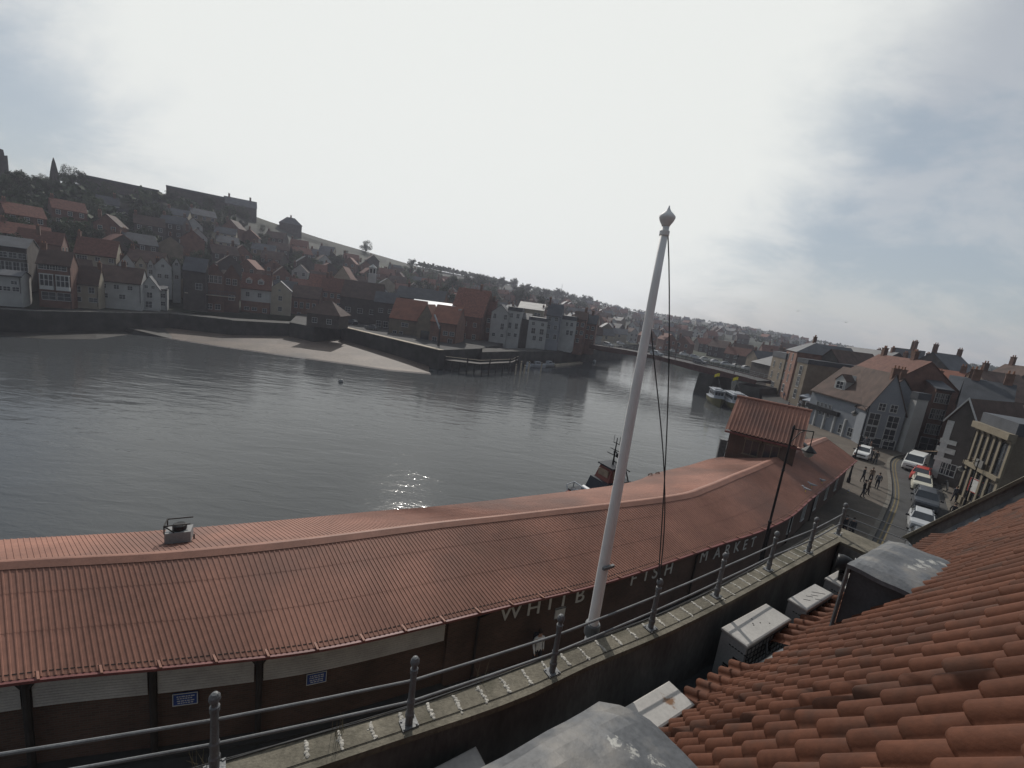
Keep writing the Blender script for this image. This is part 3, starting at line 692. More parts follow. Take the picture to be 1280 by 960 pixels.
# ------------------------------------------------------------------ railing
rail = thing('railing', 'grey iron balustrade of ball topped posts and two rails along the parapet', 'railing', (PO[0].x, PO[0].y, zp))
def RL_(P): return V(P.x, P.y, P.z)
fp = [(268, 962), (511, 905), (690, 840), (813, 785), (895, 745), (960, 712), (1010, 690), (1047, 668)]
tops = [873, 816, 758, 716, 692, 668, 648, 633]
PS = [at(*q, z=zp) for q in fp]; PS = [PS[0] * 2 - PS[1] - V(.15, -.05, 0)] + PS
pm = None
for i, p in enumerate(PS):
    H = .82
    mm = MB(); mm.lathe([(.042, .012), (.042, .10), (.05, .11), (.05, .15), (.040, .17), (.037, .27), (.045, .28), (.045, .31), (.036, .33), (.034, H - .17), (.043, H - .16), (.043, H - .11), (.030, H - .10), (.026, H - .075), (.040, H - .06), (.050, H - .03), (.046, H + .0), (.028, H + .028), (.006, H + .038)], (p.x, p.y, zp), 12)
    mm.prism([p + ee * a + dd * b + V(0, 0, .001) for a, b in ((-.09, -.07), (.09, -.07), (.09, .07), (-.09, .07))], (0, 0, .014))
    for a, b in ((-.07, -.05), (.07, .05), (.07, -.05), (-.07, .05)): c = p + ee * a + dd * b; mm.lathe([(.012, .014), (.012, .024)], (c.x, c.y, zp), 6)
    mm.build('post', m_iron, rail, True, False)
for hz in (.56, .29):
    for a, b in zip(PS, PS[1:]):
        mm = MB(); mm.tube([a + V(0, 0, hz), a.lerp(b, .5) + V(0, 0, hz - .006), b + V(0, 0, hz)], .0155, 8); mm.build('rail', m_iron, rail, True)
for hz in (.74, .52, .30):
    a = PS[-1]; b = a + dd * 1.25 + ee * .05; mm = MB(); mm.tube([a + V(0, 0, hz), b + V(0, 0, hz)], .0125, 8); mm.build('return_rail', m_iron, rail, True)
# dry weeds by the railing
mm = MB(); r2 = random.Random(8)
for bx in (430, 418, 245, 255, 600):
    g0 = at(bx, {430: 915, 418: 918, 245: 958, 255: 955, 600: 850}[bx], z=zp)
    for k in range(5):
        mm.tube([g0 + V(r2.uniform(-.05, .05), r2.uniform(-.05, .05), 0), g0 + V(r2.uniform(-.1, .1), r2.uniform(-.1, .1), r2.uniform(.12, .3))], [.003, .001], 4)
w_ = mm.build('dry_weed', M('straw', (.16, .14, .09), .9)); tag(w_, 'wisps of dry weed growing along the outer edge of the parapet', 'weeds', kind='stuff')
# ------------------------------------------------------------------ condensers in the gutter
def condenser(lab, q0, le, ld, zt, zb, extra=None):
    """q0 = far-left... gutter-side near corner of the top, le along the gutter, ld toward the roof"""
    e_, d_ = ee, dd; c = q0 + e_ * le / 2 + d_ * ld / 2
    t = thing('condenser', lab, 'air conditioner', (c.x, c.y, zb), math.atan2(e_.y, e_.x), 'white condensers in the gutter'); h = zt - zb
    m = MB(); bv = .02; x, y = le / 2, ld / 2
    ring = lambda k, z: [V(a * (x - k), b * (y - k), z) for a, b in ((-1, -1), (1, -1), (1, 1), (-1, 1))]
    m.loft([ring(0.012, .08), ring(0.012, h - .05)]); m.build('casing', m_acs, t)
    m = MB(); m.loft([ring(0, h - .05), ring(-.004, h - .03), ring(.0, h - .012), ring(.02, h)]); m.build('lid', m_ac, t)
    m = MB()
    for sx in (-1, 1): m.box(sx * x * .7 - .04, sx * x * .7 + .04, -y - .03, y + .03, 0, .08)
    m.build('foot_rail', m_black, t)
    # coil grille on the roof side
    m = MB()
    for k in range(12): a = lerp(-x * .9, x * .9, k / 11); m.box(a - .006, a + .006, -y - .0, -y + .006, .14, h - .1)
    for k in range(9): z = lerp(.14, h - .1, k / 8); m.box(-x * .9, x * .9, -y - .004, -y + .004, z - .005, z + .005)
    m.build('coil_grille', m_black, t)
    # end panel details (facing back along the gutter)
    m = MB()
    for k in range(5): m.box(-x - .006 + .012, -x + .02, -y * .2, y * .35, h * .3 + k * .045, h * .3 + k * .045 + .03)
    m.build('louvre', m_black, t)
    m = MB(); m.box(-x - .004, -x + .02, -y * .75, -y * .25, h * .62, h * .69); m.build('hand_grip', m_black, t)
    m = MB()
    for k in range(7): m.box(-x + .004, -x + .02, y * .1 - k * .05, y * .1 - k * .05 + .03, h * .82, h * .835)
    m.build('small_print', m_black, t)
    return t
Q = at(902, 784, z=12.7)
big = condenser('large pale condenser with white wrapped pipes beside the tiles', Q, 1.46, .44, 12.7, 11.62)
big.parent = None
m = MB(); r2 = random.Random(4); 
m.loft([[V(-.35 + .09 * (1 + .15 * r2.random()) * math.cos(a), -.36 + .05 * math.sin(a) - z * .06, .28 + z * .085) for a in [2 * PI * k / 10 for k in range(10)]] for z in range(8)]); m.build('pipe_wrap', m_wrap, big, smooth=False)
m = MB(); m.tube([(-.35, -.36, .9), (-.25, -.3, 1.0), (-.1, -.24, .9), (.1, -.25, .7)], .02, 6); m.tube([(-.38, -.4, .3), (-.45, -.5, .1), (-.8, -.5, .05)], .02, 6); m.build('pipe', m_black, big)
m = MB(); m.box(-.80, -.70, -.16, .06, .18, .34); m.lathe([(.06, .02), (.1, .05), (.1, .16), (.03, .18)], (-.86, -.02, 0), 10); m.build('drain_box', m_acs, big)
m = MB()
for a, b in ((-.1, .03), (.05, -.02), (-.13, .0), (.2, -.1), (.0, .1)): m.lathe([(.014, 1.078), (.01, 1.085)], (a, b, 0), 6)
m.build('dropping', m_black, big)
Q = at(985, 748, z=12.7)
c4 = condenser('smaller pale condenser with dark scratches on its lid, third along the gutter', Q, 1.15, .34, 12.7, 11.62)
m = MB(); r2 = random.Random(9)
for a, b in ((-.3, .02), (-.12, .05), (.02, .02), (.15, .06), (-.05, -.08), (.25, -.02)): m.hexa([(a, b, 1.078), (a + .1, b - .08, 1.078), (a + .115, b - .08, 1.078), (a + .015, b, 1.078), (a, b, 1.084), (a + .1, b - .08, 1.084), (a + .115, b - .08, 1.084), (a + .015, b, 1.084)])
m.build('dropping', m_black, c4)
Q = at(1031, 722, z=12.62)
c5 = condenser('farthest pale condenser with a black flood lamp standing on its lid', Q, 1.05, .42, 12.62, 11.62)
Q = TD(-.62 - .95, -.62, 12.72)
Q = at(793, 876, z=12.72) - ee * .25
c2 = condenser('pale condenser lid with a round rust stain, partly behind the near dormer', Q, .96, .40, 12.72, 11.62)
lid_ = [o for o in c2.children if o.name.startswith('lid')][0]; lid_.data.materials[0] = spots(m_ac, 'lid with rust', [(V(.2, .0, 1.1), .19)], (.17, .085, .04), 3.0, 9.0, .5)
Q = at(560, 950, z=12.5) - ee * .5
c1 = condenser('white condenser lid corner at the bottom edge below the near dormer', Q, .85, .45, 12.5, 11.62)
# flood lamp on the far condenser
p = at(1053, 722, z=12.64)
fl = thing('flood_lamp', 'round black lamp standing on two feet on the farthest condenser', 'flood lamp', (p.x, p.y, 12.62), 0.9)
m = MB(); rg = []
for i in range(9):
    a = i / 8; yy = lerp(-.16, .17, a); rr = .165 * math.sin(min(1, .35 + a * .75) * PI * .55) if a < .85 else .15
    rg.append([V(rr * math.cos(2 * PI * k / 14), yy, .33 + rr * 1.15 * math.sin(2 * PI * k / 14)) for k in range(14)])
m.loft(rg); m.build('shell', m_black, fl, smooth=True)
m = MB(); m.loft([[V(.165 * k_ * math.cos(2 * PI * k / 14), -.165, .33 + .17 * k_ * math.sin(2 * PI * k / 14)) for k in range(14)] for k_ in (1, .8)] , caps=True); m.tube([V(.175 * math.cos(2 * PI * k / 18), -.12, .33 + .2 * math.sin(2 * PI * k / 18)) for k in range(4, 15)], .012, 6); m.build('rim', m_acs, fl)
m = MB(); m.box(-.16, -.05, -.08, .08, 0, .16); m.box(.06, .15, -.08, .08, 0, .18); m.build('foot', m_black, fl)
# cable ladder beside the near eave
m = MB(); a, b = at(822, 905, z=12.0), at(884, 858, z=12.0); o_ = dd * .22
for off in (0, 1): m.tube([a + o_ * off, b + o_ * off], .014, 6); m.tube([a + o_ * off + V(0, 0, .16), b + o_ * off + V(0, 0, .16)], .010, 6)
for k in range(8): c = a.lerp(b, k / 7); m.tube([c, c + o_], .008, 5); m.tube([c, c + V(0, 0, .16)], .007, 5)
tag(m.build('cable_ladder', m_iron), 'narrow wire cable tray running between the condensers and the tile eave', 'cable tray')
# ------------------------------------------------------------------ flagpole
P = at(738, 797, z=zp - .25); 
fpz = thing('flagpole', 'tall white tapered flagpole with onion finial and slack grey halyards', 'flagpole', P)
ztop = zat(P, 283)
m = MB(); hh = ztop - P.z
m.lathe([(.084, -.6), (.083, .0), (.078, hh * .3), (.068, hh * .6), (.056, hh * .85), (.048, hh)], (0, 0, 0), 18); m.build('pole', m_pole, fpz, smooth=True)
m = MB(); m.lathe([(.050, hh), (.056, hh + .015), (.085, hh + .06), (.102, hh + .10), (.102, hh + .125), (.07, hh + .16), (.035, hh + .19), (.014, hh + .225), (.008, hh + .25), (.002, hh + .26)], (0, 0, 0), 16); m.build('finial', m_pole, fpz, smooth=True)
m = MB(); m.lathe([(.108, .06), (.118, .08), (.118, .24), (.108, .26)], (0, 0, 0), 16); m.build('collar', m_iron, fpz)
m = MB(); m.hexa([ee * a + dd * b + V(0, 0, c) for c in (.08, .13) for a, b in ((-.08, .1), (.08, .1), (.08, .55), (-.08, .55))]); m.build('wall_bracket', m_iron, fpz)
m = MB(); m.hexa([dd * b + ee * a + V(0, 0, c) for c in (1.25, 1.29) for a, b in ((-.11, .075), (.11, .075), (.11, .115), (-.11, .115))]); m.build('cleat', m_iron, fpz)
m = MB(); m.lathe([(.058, hh - .12), (.064, hh - .11), (.064, hh - .06), (.055, hh - .05)], (0, 0, 0), 14); m.build('truck_band', m_pole, fpz)
# halyards: from below the finial, sagging out to a cleat on a railing post
cl_ = PS[4] + V(0, 0, .55) - P
tp = V(.03, .0, hh - .02)
side = V(1, -.1, 0)
m = MB(); pts = []
for i in range(15):
    q = i / 14; pts.append(tp.lerp(cl_, q) + V(.32, 0, -.1) * math.sin(PI * q ** .8) * .24)
m.tube(pts, .009, 5); m.build('halyard', m_rope, fpz)
m = MB(); pts = []
t2 = V(.045, 0, hh * .79)
for i in range(15):
    q = i / 14; pts.append(t2.lerp(cl_, q) + V(.32, 0, -.1) * math.sin(PI * q ** 1.2) * .5)
m.tube(pts, .009, 5); m.build('halyard', m_rope, fpz)
# ------------------------------------------------------------------ houses
_wc = {}
def window_mesh(w, h, style, simple):
    k = (round(w, 2), round(h, 2), style, simple)
    if k in _wc: return _wc[k]
    fr = {'dark': m_timber}.get(style, m_frame); t = .07 if w > .7 else .05
    m = MB(); x, z = w / 2, h / 2
    for a, b, c, d in ((-x - t, x + t, -z - t * 1.6, -z), (-x - t, x + t, z, z + t), (-x - t, -x, -z, z), (x, x + t, -z, z)): m.box(a, b, -.07, .03, c, d, 0)
    m.box(-.025, .025, -.045, .02, -z, z, 0); m.box(-x, -.025, -.045, .02, -.025, .025, 0); m.box(.025, x, -.045, .02, -.025, .025, 0)
    if simple: m.box(-x, x, -.02, .02, -z, z, 1)
    g = None
    if not simple: q = MB(); q.box(-x, x, -.02, .02, -z, z); g = q.mesh('pane', m_glass)
    _wc[k] = (m.mesh('window', [fr, m_glass]), g); return _wc[k]
_cc = {}
def house(label, A, B, zb, ze, zr, depth, kind='eaves', wall='white', roof='red', name='house', cat='house', rows=(), wsize=(.9, 1.2), group=None, chim=(), dorm=(), simple=False, style='white', skirt=3.0, side=None, over=.28, hipf=.6, extra=None):
    """A left, B right end of the front wall (world xy), seen from the water"""
    u = V(B.x - A.x, B.y - A.y, 0); w = u.length; C = (A + B) / 2
    H = thing(name, label, cat, (C.x, C.y, zb), math.atan2(u.y, u.x), group)
    e, r = ze - zb, max(zr - zb, ze - zb + .3); x = w / 2; D = depth
    wm, rm = WALL[wall], ROOF[roof]
    m = MB()
    if kind == 'eaves':
        m.prism([(-x, 0, -skirt), (-x, 0, e), (-x, D / 2, r), (-x, D, e), (-x, D, -skirt)], (w, 0, 0))
    elif kind == 'gable':
        m.prism([(-x, 0, -skirt), (x, 0, -skirt), (x, 0, e), (0, 0, r), (-x, 0, e)], (0, D, 0))
    else: m.box(-x, x, 0, D, -skirt, e)
    m.build('wall', wm, H)
    m = MB(); t = .16; o = over
    if kind == 'eaves':
        sl_ = (r - e) / (D / 2)
        for sg in (0, 1):
            ly = -o if sg == 0 else D + o; lz = e - o * sl_
            P4 = [(-x - o * .5, ly, lz), (x + o * .5, ly, lz), (x + o * .5, D / 2, r), (-x - o * .5, D / 2, r)]
            m.hexa([(a, b, c + .01) for a, b, c in P4] + [(a, b, c + t) for a, b, c in P4])
    elif kind == 'gable':
        sl_ = (r - e) / x
        for sg in (-1, 1):
            P4 = [(sg * (x + o), -o * .6, e - o * sl_), (sg * (x + o), D + o * .4, e - o * sl_), (0, D + o * .4, r), (0, -o * .6, r)]
            if sg > 0: P4 = P4
            m.hexa([(a, b, c + .01) for a, b, c in P4] + [(a, b, c + t) for a, b, c in P4])
    elif kind == 'hip':
        hx = max(0, x - D / 2 * hipf * 1.4) if w > D * .8 else 0
        b4 = [(-x - o, -o, e), (x + o, -o, e), (x + o, D + o, e), (-x - o, D + o, e)]
        m.poly((b4[0], b4[1], (hx, D / 2, r), (-hx, D / 2, r)) if hx else (b4[0], b4[1], (0, D / 2, r)))
        m.poly((b4[2], b4[3], (-hx, D / 2, r), (hx, D / 2, r)) if hx else (b4[2], b4[3], (0, D / 2, r)))
        m.poly((b4[1], b4[2], (hx, D / 2, r))); m.poly((b4[3], b4[0], (-hx, D / 2, r))); m.poly(list(reversed(b4)))
    elif kind == 'flat':
        m.box(-x - .1, x + .1, -.1, D + .1, e + .002, r)
    elif kind == 'mono':   # slopes down toward the water
        P4 = [(-x - o, -o, e), (x + o, -o, e), (x + o, D, r), (-x - o, D, r)]; m.hexa([(a, b, c + .01) for a, b, c in P4] + [(a, b, c + t) for a, b, c in P4])
    R = m.build('roof', rm, H)
    for c in chim:
        cx, hgt = c[0], c[1]; cy = c[2] if len(c) > 2 else .5
        zt_ = r if kind == 'eaves' else lerp(e, r, 1 - min(1, abs(cx * 2)))
        if kind == 'eaves': zt_ = lerp(e, r, 1 - abs(cy - .5) * 2)
        key = round(hgt, 1)
        if key not in _cc:
            q = MB(); q.box(-.42, .42, -.3, .3, -1.2, hgt, 0); q.box(-.48, .48, -.36, .36, hgt, hgt + .14, 0)
            for a in (-.22, .22): q.lathe([(.12, hgt + .14), (.10, hgt + .5), (.12, hgt + .55)], (a, 0, 0), 8, 1)
            _cc[key] = q.mesh('chimney', [m_chim, m_pot])
        ch = link('chimney', _cc[key], R, (cx * w, cy * D, zt_))
        if abs(cx) > .4: ch.rotation_euler.z = PI / 2
    for (dx, dz, dw, dh) in dorm:   # gabled dormers on the front slope
        q = MB(); sl_ = (r - e) / (D / 2); z0 = lerp(e, r, dz); y0 = D / 2 * dz; X = dx * w
        q.prism([(X - dw / 2, y0, z0), (X + dw / 2, y0, z0), (X + dw / 2, y0, z0 + dh), (X, y0, z0 + dh * 1.6), (X - dw / 2, y0, z0 + dh)], (0, min(D / 2 - y0, dh * 1.5 / max(sl_, .3)), 0), 0)
        for sg in (-1, 1):
            P4 = [(X + sg * (dw / 2 + .12), y0 - .12, z0 + dh - .08), (X + sg * (dw / 2 + .12), y0 + 1.5, z0 + dh - .08), (X, y0 + 1.5, z0 + dh * 1.6), (X, y0 - .12, z0 + dh * 1.6)]
            q.hexa([(a, b, c + .01) for a, b, c in P4] + [(a, b, c + .1) for a, b, c in P4], 1)
        dm = q.build('dormer', [WALL['white'], rm], R)
        wmsh, g = window_mesh(dw * .6, dh * .7, style, True); link('window', wmsh, dm, (X, y0 - .02, z0 + dh * .5))
    for row in rows:
        zf, xsf = row[0], row[1]; ws = row[2] if len(row) > 2 else wsize
        for xf in xsf:
            wmsh, g = window_mesh(ws[0], ws[1], style, simple)
            wo = link('window', wmsh, H, (xf * w, -.012, e * zf))
            if g: link('pane', g, wo)
    if kind == 'eaves' and not simple and rows:
        q = MB(); q.box(-x - .2, x + .2, -over - .12, -over - .01, e - over * sl_ - .07, e - over * sl_ + .03); q.build('gutter', m_timber, R)
        q = MB(); q.tube([(x - .18, -over - .06, e - over * sl_ - .05), (x - .18, -.07, e - .55), (x - .18, -.07, .1)], .05, 6); q.build('downpipe', m_timber, H)
    if side:
        for (zf, yf) in side:
            for sx in (-1, 1):
                wmsh, g = window_mesh(wsize[0], wsize[1], style, True); wo = link('window', wmsh, H, (sx * (x + .012), D * yf, e * zf)); wo.rotation_euler.z = PI / 2 * (1 if sx > 0 else -1)
    return H
def wall_of(H): return [c for c in H.children if c.name.split('.')[0] == 'wall'][0]
def spread(n): return [(-.5 + (i + .5) / n) for i in range(n)]
def frontpts(xc, yref, r, wpx, yaw):
    C = at(xc, yref, r=r); C = V(C.x, C.y, 0); v = -C.normalized(); a = math.radians(yaw); n_ = V(v.x * math.cos(a) - v.y * math.sin(a), v.x * math.sin(a) + v.y * math.cos(a), 0)
    u = V(-n_.y, n_.x, 0)    # right as seen from the camera
    lo, hi = 0.1, 120
    z = at(xc, yref, r=r).z
    for _ in range(40):
        w = (lo + hi) / 2; A, B = C - u * w / 2, C + u * w / 2
        d = proj((B.x, B.y, z))[0] - proj((A.x, A.y, z))[0]
        if d < wpx: lo = w
        else: hi = w
    return C - u * lo / 2, C + u * lo / 2, C
def E(label, x0, x1, yb, ye, yr, kind='eaves', wall='white', roof='red', dr=0, r=None, depth=None, yaw=None, zb=None, **k):
    """house on the east bank from its pixel outline; r = distance, default just behind the bank"""
    xc = (x0 + x1) / 2
    if r is None: r = table(BANK, xc)[0] + 2.5 + dr
    yaw_ = -14 if yaw is None else yaw
    A, B, C = frontpts(xc, yb, r, x1 - x0, yaw_)
    w = (B - A).length; D = depth or max(5.5, min(9, w * .8))
    if zb is None: zb = zat(C, yb)
    n_ = V(-(B - A).normalized().y, (B - A).normalized().x, 0)
    ze = zat(C, ye); zr = zat(C + n_ * D / 2 if kind in ('eaves', 'hip') else C, yr)
    if kind == 'mono': zr = zat(C + n_ * D, yr)
    return house(label, A, B, zb, ze, zr, D, kind, wall, roof, **k)
G1 = 'waterfront houses on the far bank'
E('low white cottage with three small windows at the left end of the far bank', -14, 28, 366, 344, 338, wall='white', roof='slate', rows=[(.25, (-.2, .05, .32), (.9, .8)), (.62, (.28, ), (.8, .6))], depth=6)
E('tall dark timbered building above the low white cottage', -12, 36, 345, 308, 297, wall='dark', roof='slate', dr=8, rows=[(.35, spread(5), (1.1, 1.7)), (.72, spread(4), (1.1, 1.0))], depth=9)
E('sooty brick house with two white bay windows on the far bank', 50, 91, 386, 330, 314, wall='brick', roof='rust', rows=[(.28, (-.2, .26), (2.0, 1.5)), (.92, (-.3, -.05, .22), (1.6, .9))], chim=[(-.4, 1.2)])
for H in [COL.objects[-1]]: pass
Hb = [o for o in COL.objects if o.get('label', '').startswith('sooty brick house with two')][0]
for fx in (-.22, .27):
    wl_ = wall_of(Hb); w_ = max(v.co.x for v in wl_.data.vertices) * 2; xw = fx * w_; m = MB(); q_ = .21 * w_; m.box(xw - q_, xw + q_, -.75, .05, 3.9, 4.1, 0); m.box(xw - q_, xw + q_, -.75, .05, 6.9, 7.1, 0); m.box(xw - q_, xw + q_, -.7, .05, 4.1, 4.7, 0)
    for a in (-.96, -.35, .28, .9): m.box(xw + a * q_, xw + a * q_ + .1, -.74, -.6, 4.7, 6.9, 0)
    m.box(xw - q_, xw + q_, -.72, -.66, 5.8, 5.9, 0); m.box(xw - q_ * .93, xw + q_ * .93, -.6, .04, 4.7, 6.9, 1); m.build('bay_window', [m_frame, m_glass], Hb)
E('cream rendered house with brown roof left of the long white house', 90, 124, 383, 354, 333, wall='cream', roof='rust', rows=[(.72, (-.25, .25)), (.3, (-.3, .3), (1.4, .9))], chim=[(.45, 1.0)])
E('long white house with dark stained front next to the white gabled house', 124, 177, 377, 352, 334, wall='white', roof='rust', rows=[(.72, (-.38, -.08, .24), (.9, .9)), (.25, (-.36, .05), (1.1, 1.0))], depth=7, chim=[(0, 1.1)])
E('white gable fronted house standing on the quay edge, tallest white gable of the left bank', 175, 200, 389, 361, 346, 'gable', 'white', 'slate', dr=-1.5, yaw=-4, rows=[(1.08, (-.16, .18), (.6, .6)), (.72, (0,), (1.0, 1.3)), (.3, (-.05,), (1.2, 1.5))], depth=10)
E('narrow white lean-to wing on the right of the white gabled house', 199, 209, 389, 362, 358, 'eaves', 'white', 'slate', dr=0, yaw=-4, rows=[(.72, (0,), (.9, 1.0)), (.35, (0,), (.8, 1.0))], depth=6)
E('small white house with orange lean-to roof beside the white gable', 160, 176, 377, 366, 356, 'mono', 'white', 'red', dr=1, yaw=-4, depth=3.5)
E('pale house with wide red roof high in the second row at left', 94, 146, 337, 318, 299, wall='cream', roof='red', dr=22, rows=[(.7, (-.38, -.26, .05, .38), (.9, .9)), (.25, (-.35, -.2), (.9, 1))], chim=[(-.46, 1.3)])
for i, (x0, x1, yb, ye, yr, wl, lb) in enumerate(((149, 169, 345, 330, 318, 'white', 'first and broadest left gable of the pale gabled terrace in the second row'), (169, 184, 346, 332, 321, 'cream', 'cream gable second from the left in the gabled terrace'), (184, 193, 348, 333, 324, 'white', 'narrowest gable in the middle of the pale gabled terrace'), (193, 215, 360, 333, 322, 'white', 'tallest white gable of the second row with two low windows'), (216, 226, 365, 331, 323, 'white', 'thin white gable at the right end of the gabled terrace'))):
    E(lb, x0, x1, yb, ye, yr, 'gable', wl, 'rust', dr=13 - i, yaw=0, rows=[(1.02, (0,), (.6, .7)), (.55, (-.2, .2) if x1 - x0 > 18 else (0,), (.8, 1.0))], depth=9, name='terrace_house', group='pale gabled terrace behind the waterfront', chim=[(-.3, 1.0, .5)] if i in (0, 3) else ())
E('dark walled building with a big blue slate roof and pale downpipe', 229, 257, 377, 338, 323, wall='dark', roof='slate', dr=1, rows=[(.5, (.2,), (1.4, 1.6))], chim=[])
Hs = COL.objects
E('tall brick building with a row of bright windows and a blue balcony', 254, 280, 392, 343, 329, 'gable', 'pinkb', 'rust', yaw=0, rows=[(.88, (-.3, -.1, .1, .3), (.75, 1.9)), (.18, (-.2, .2), (1.2, 1.4))])
Hb = [o for o in COL.objects if o.get('label', '').startswith('tall brick building with a row')][0]
m = MB(); m.box(-6.5, 5.2, -1.6, 0, 5.2, 5.35, 0)
for k in range(22): a = -6.5 + k * .55; m.box(a, a + .06, -1.6, -1.54, 5.35, 6.5, 0)
m.box(-6.5, 5.2, -1.62, -1.52, 6.5, 6.58, 0); m.box(-6.5, 5.2, -1.64, -1.6, 5.1, 5.3, 1); m.build('balcony', [WALL['blue'], m_quayl], Hb)
E('brown gable house with white trim right of the balcony building', 279, 299, 394, 345, 331, 'gable', 'brick', 'rust', yaw=0, rows=[(.85, (-.2, .2), (1, 1.6)), (.45, (0,), (1.4, 1.4))])
E('red roofed house with two dormers, white above and brick below', 301, 338, 396, 361, 343, wall='white', roof='red', dr=1, yaw=-6, rows=[(.78, (-.28, .12), (1.0, 1.3)), (.28, (-.3, -.05), (1.3, .9)), (.25, (.3,), (1.1, 1.2))], dorm=[(-.26, .3, 1.7, 1.2), (.14, .3, 1.7, 1.2)], chim=[(.48, 1.2)], depth=8)
Hb = [o for o in COL.objects if o.get('label', '').startswith('red roofed house with two dormers')][0]
wl_ = wall_of(Hb); xs_ = [v.co.x for v in wl_.data.vertices]; m = MB(); m.box(min(xs_) + .01, max(xs_) - .01, -.008, .004, -2, (max(v.co.z for v in wl_.data.vertices)) * .36); m.build('brick_ground_floor', WALL['brick'], Hb)
E('cream gable house with three windows one above another', 335, 363, 398, 363, 352, 'gable', 'cream', 'slate', dr=-1, yaw=-2, rows=[(1.0, (-.02,), (.6, .6)), (.72, (.02,), (1.0, 1.4)), (.34, (.02,), (1.0, 1.3))], depth=10, chim=[])
E('dark brick house with a row of white windows right of the cream gable', 363, 398, 398, 372, 358, wall='brick', roof='rust', dr=4, rows=[(.62, (-.32, -.12, .1, .32), (.9, 1.8)), (.15, (-.2, .2), (1.0, 1.4))])
E('red roofed brick house with dormers behind the boathouse', 383, 412, 390, 366, 344, wall='brick', roof='red', dr=12, rows=[(.75, (-.3, 0, .3))], chim=[(.4, 1.2)])
E('pale gable end rising behind the red roofs above the warehouse', 417, 437, 360, 347, 333, 'gable', 'cream', 'red', dr=30, yaw=-12, depth=12)
E('brown roofed brick house left of the dark warehouse', 400, 428, 392, 364, 348, wall='brick', roof='red', dr=8, yaw=-8, rows=[(.8, (-.3, 0, .3), (1, 1.3)), (.4, (-.3, 0, .3), (1, 1.5))], chim=[(-.3, 1.4)])
E('wide dark warehouse with a long brown roof behind the wharf', 424, 474, 404, 373, 353, wall='dark', roof='rust', r=152, yaw=-10, rows=[(.5, (-.3, 0, .3), (1.6, 1.4))], depth=12)
E('dark balconied building between the warehouse and the orange roofed shed', 465, 494, 420, 378, 366, 'eaves', 'dark', 'slate', r=144, yaw=-8, rows=[(.75, (-.2, .2), (1.2, 1.2)), (.35, (-.25, .05, .3), (1.4, 1.8))])
E('stone boat shed with an orange roof, left half', 485, 524, 424, 399, 375, wall='stone', roof='orange', r=131, yaw=-16, rows=[(.72, (.0,), (1.9, 1.0)), (.25, (-.3, -.1), (1, 1.4))], depth=11)
E('stone gable in the middle of the orange roofed boat shed', 520, 540, 428, 400, 381, 'gable', 'stone', 'orange', r=124, yaw=-16, rows=[(.3, (0,), (2.2, 2.6))], depth=8, style='dark')
E('brick boat shed with an orange roof, right half', 536, 568, 432, 403, 383, wall='pinkb', roof='orange', r=121, yaw=-16, rows=[(.55, (.1, .35), (1.2, 1.0)), (.2, (-.3, .3), (1.2, 1.6))], depth=10)
E('long low building with a pale sheet roof just behind the orange boat shed', 508, 566, 415, 390, 378, 'mono', 'brick', 'pale', r=140, yaw=-16, depth=6)
E('long slate roofed building behind the pale sheet roof', 492, 552, 400, 374, 361, wall='brick', roof='slate', r=158, yaw=-12, depth=10, chim=[(-.3, 1.2), (.3, 1.2)])
E('broad steep red roofed building right of the orange boat shed', 558, 598, 436, 394, 362, wall='brick', roof='red', r=140, yaw=-20, rows=[(.75, (-.3, 0, .3), (1, 1.2)), (.4, (-.3, 0, .3), (1, 1.4))], depth=12, chim=[(.2, 1.5)])
E('brown brick house between the steep red roof and the white gable', 594, 613, 432, 392, 376, wall='pinkb', roof='red', r=142, yaw=-10, rows=[(.8, (-.2, .2)), (.5, (-.2, .2))], chim=[(.3, 1.2)])
E('white gable house with tall windows, left of its plain wing', 611, 632, 424, 391, 381, 'gable', 'white', 'slate', r=139, yaw=-6, rows=[(.86, (-.3, .33), (.9, 1.5)), (.5, (.2,), (1, 1.9)), (.16, (-.25, .25), (.9, 1.0))], depth=11)
E('white three storey wing with six tall windows beside the white gable', 631, 648, 424, 389, 384, 'flat', 'white', 'slate', r=139.5, yaw=-6, rows=[(.84, (-.22, .25), (.9, 1.4)), (.48, (-.25, .22), (.9, 1.8)), (.16, (-.22, .22), (.9, 1.1))], depth=9)
E('house with a bright sunlit shallow roof standing above the white houses', 645, 676, 412, 387, 379, 'mono', 'cream', 'felt', r=151, yaw=-4, rows=[(.78, (-.35, .2, .33), (.8, 1.1))], depth=7, chim=[(.46, 1.6)])
E('dark recessed building between the two white houses', 646, 660, 426, 399, 392, 'eaves', 'dark', 'slate', r=142, yaw=-4, depth=7)
E('off white house with a dark doorway left of the slate house', 658, 681, 427, 401, 397, 'flat', 'white', 'slate', r=138, yaw=-4, rows=[(.84, (-.25, .25), (.9, .9)), (.5, (-.2, .25), (1.2, 1.7)), (.16, (-.1, .25), (1, 1.4))], depth=8)
E('tall grey house with skylights in its slate roof', 679, 697, 427, 394, 381, wall='grey', roof='slate', r=139, yaw=-6, rows=[(.85, (-.25, .2), (.9, 1.2)), (.55, (-.25, .2), (.9, 1.3)), (.2, (-.25, .25), (.9, 1.5))], chim=[(-.45, 1.8)])
E('white house with a dark stair at its left, last white house before the bridge', 696, 715, 428, 400, 395, 'flat', 'white', 'slate', r=142, yaw=-6, rows=[(.82, (0, .3), (.8, 1.1)), (.45, (.1, .35), (.8, 1.5))], depth=8)
E('brown brick house next to the last white house', 713, 728, 432, 399, 390, wall='brick', roof='rust', r=148, yaw=-6, rows=[(.8, (-.2, .25)), (.5, (-.2, .25)), (.2, (0,))], chim=[(.3, 1.3)])
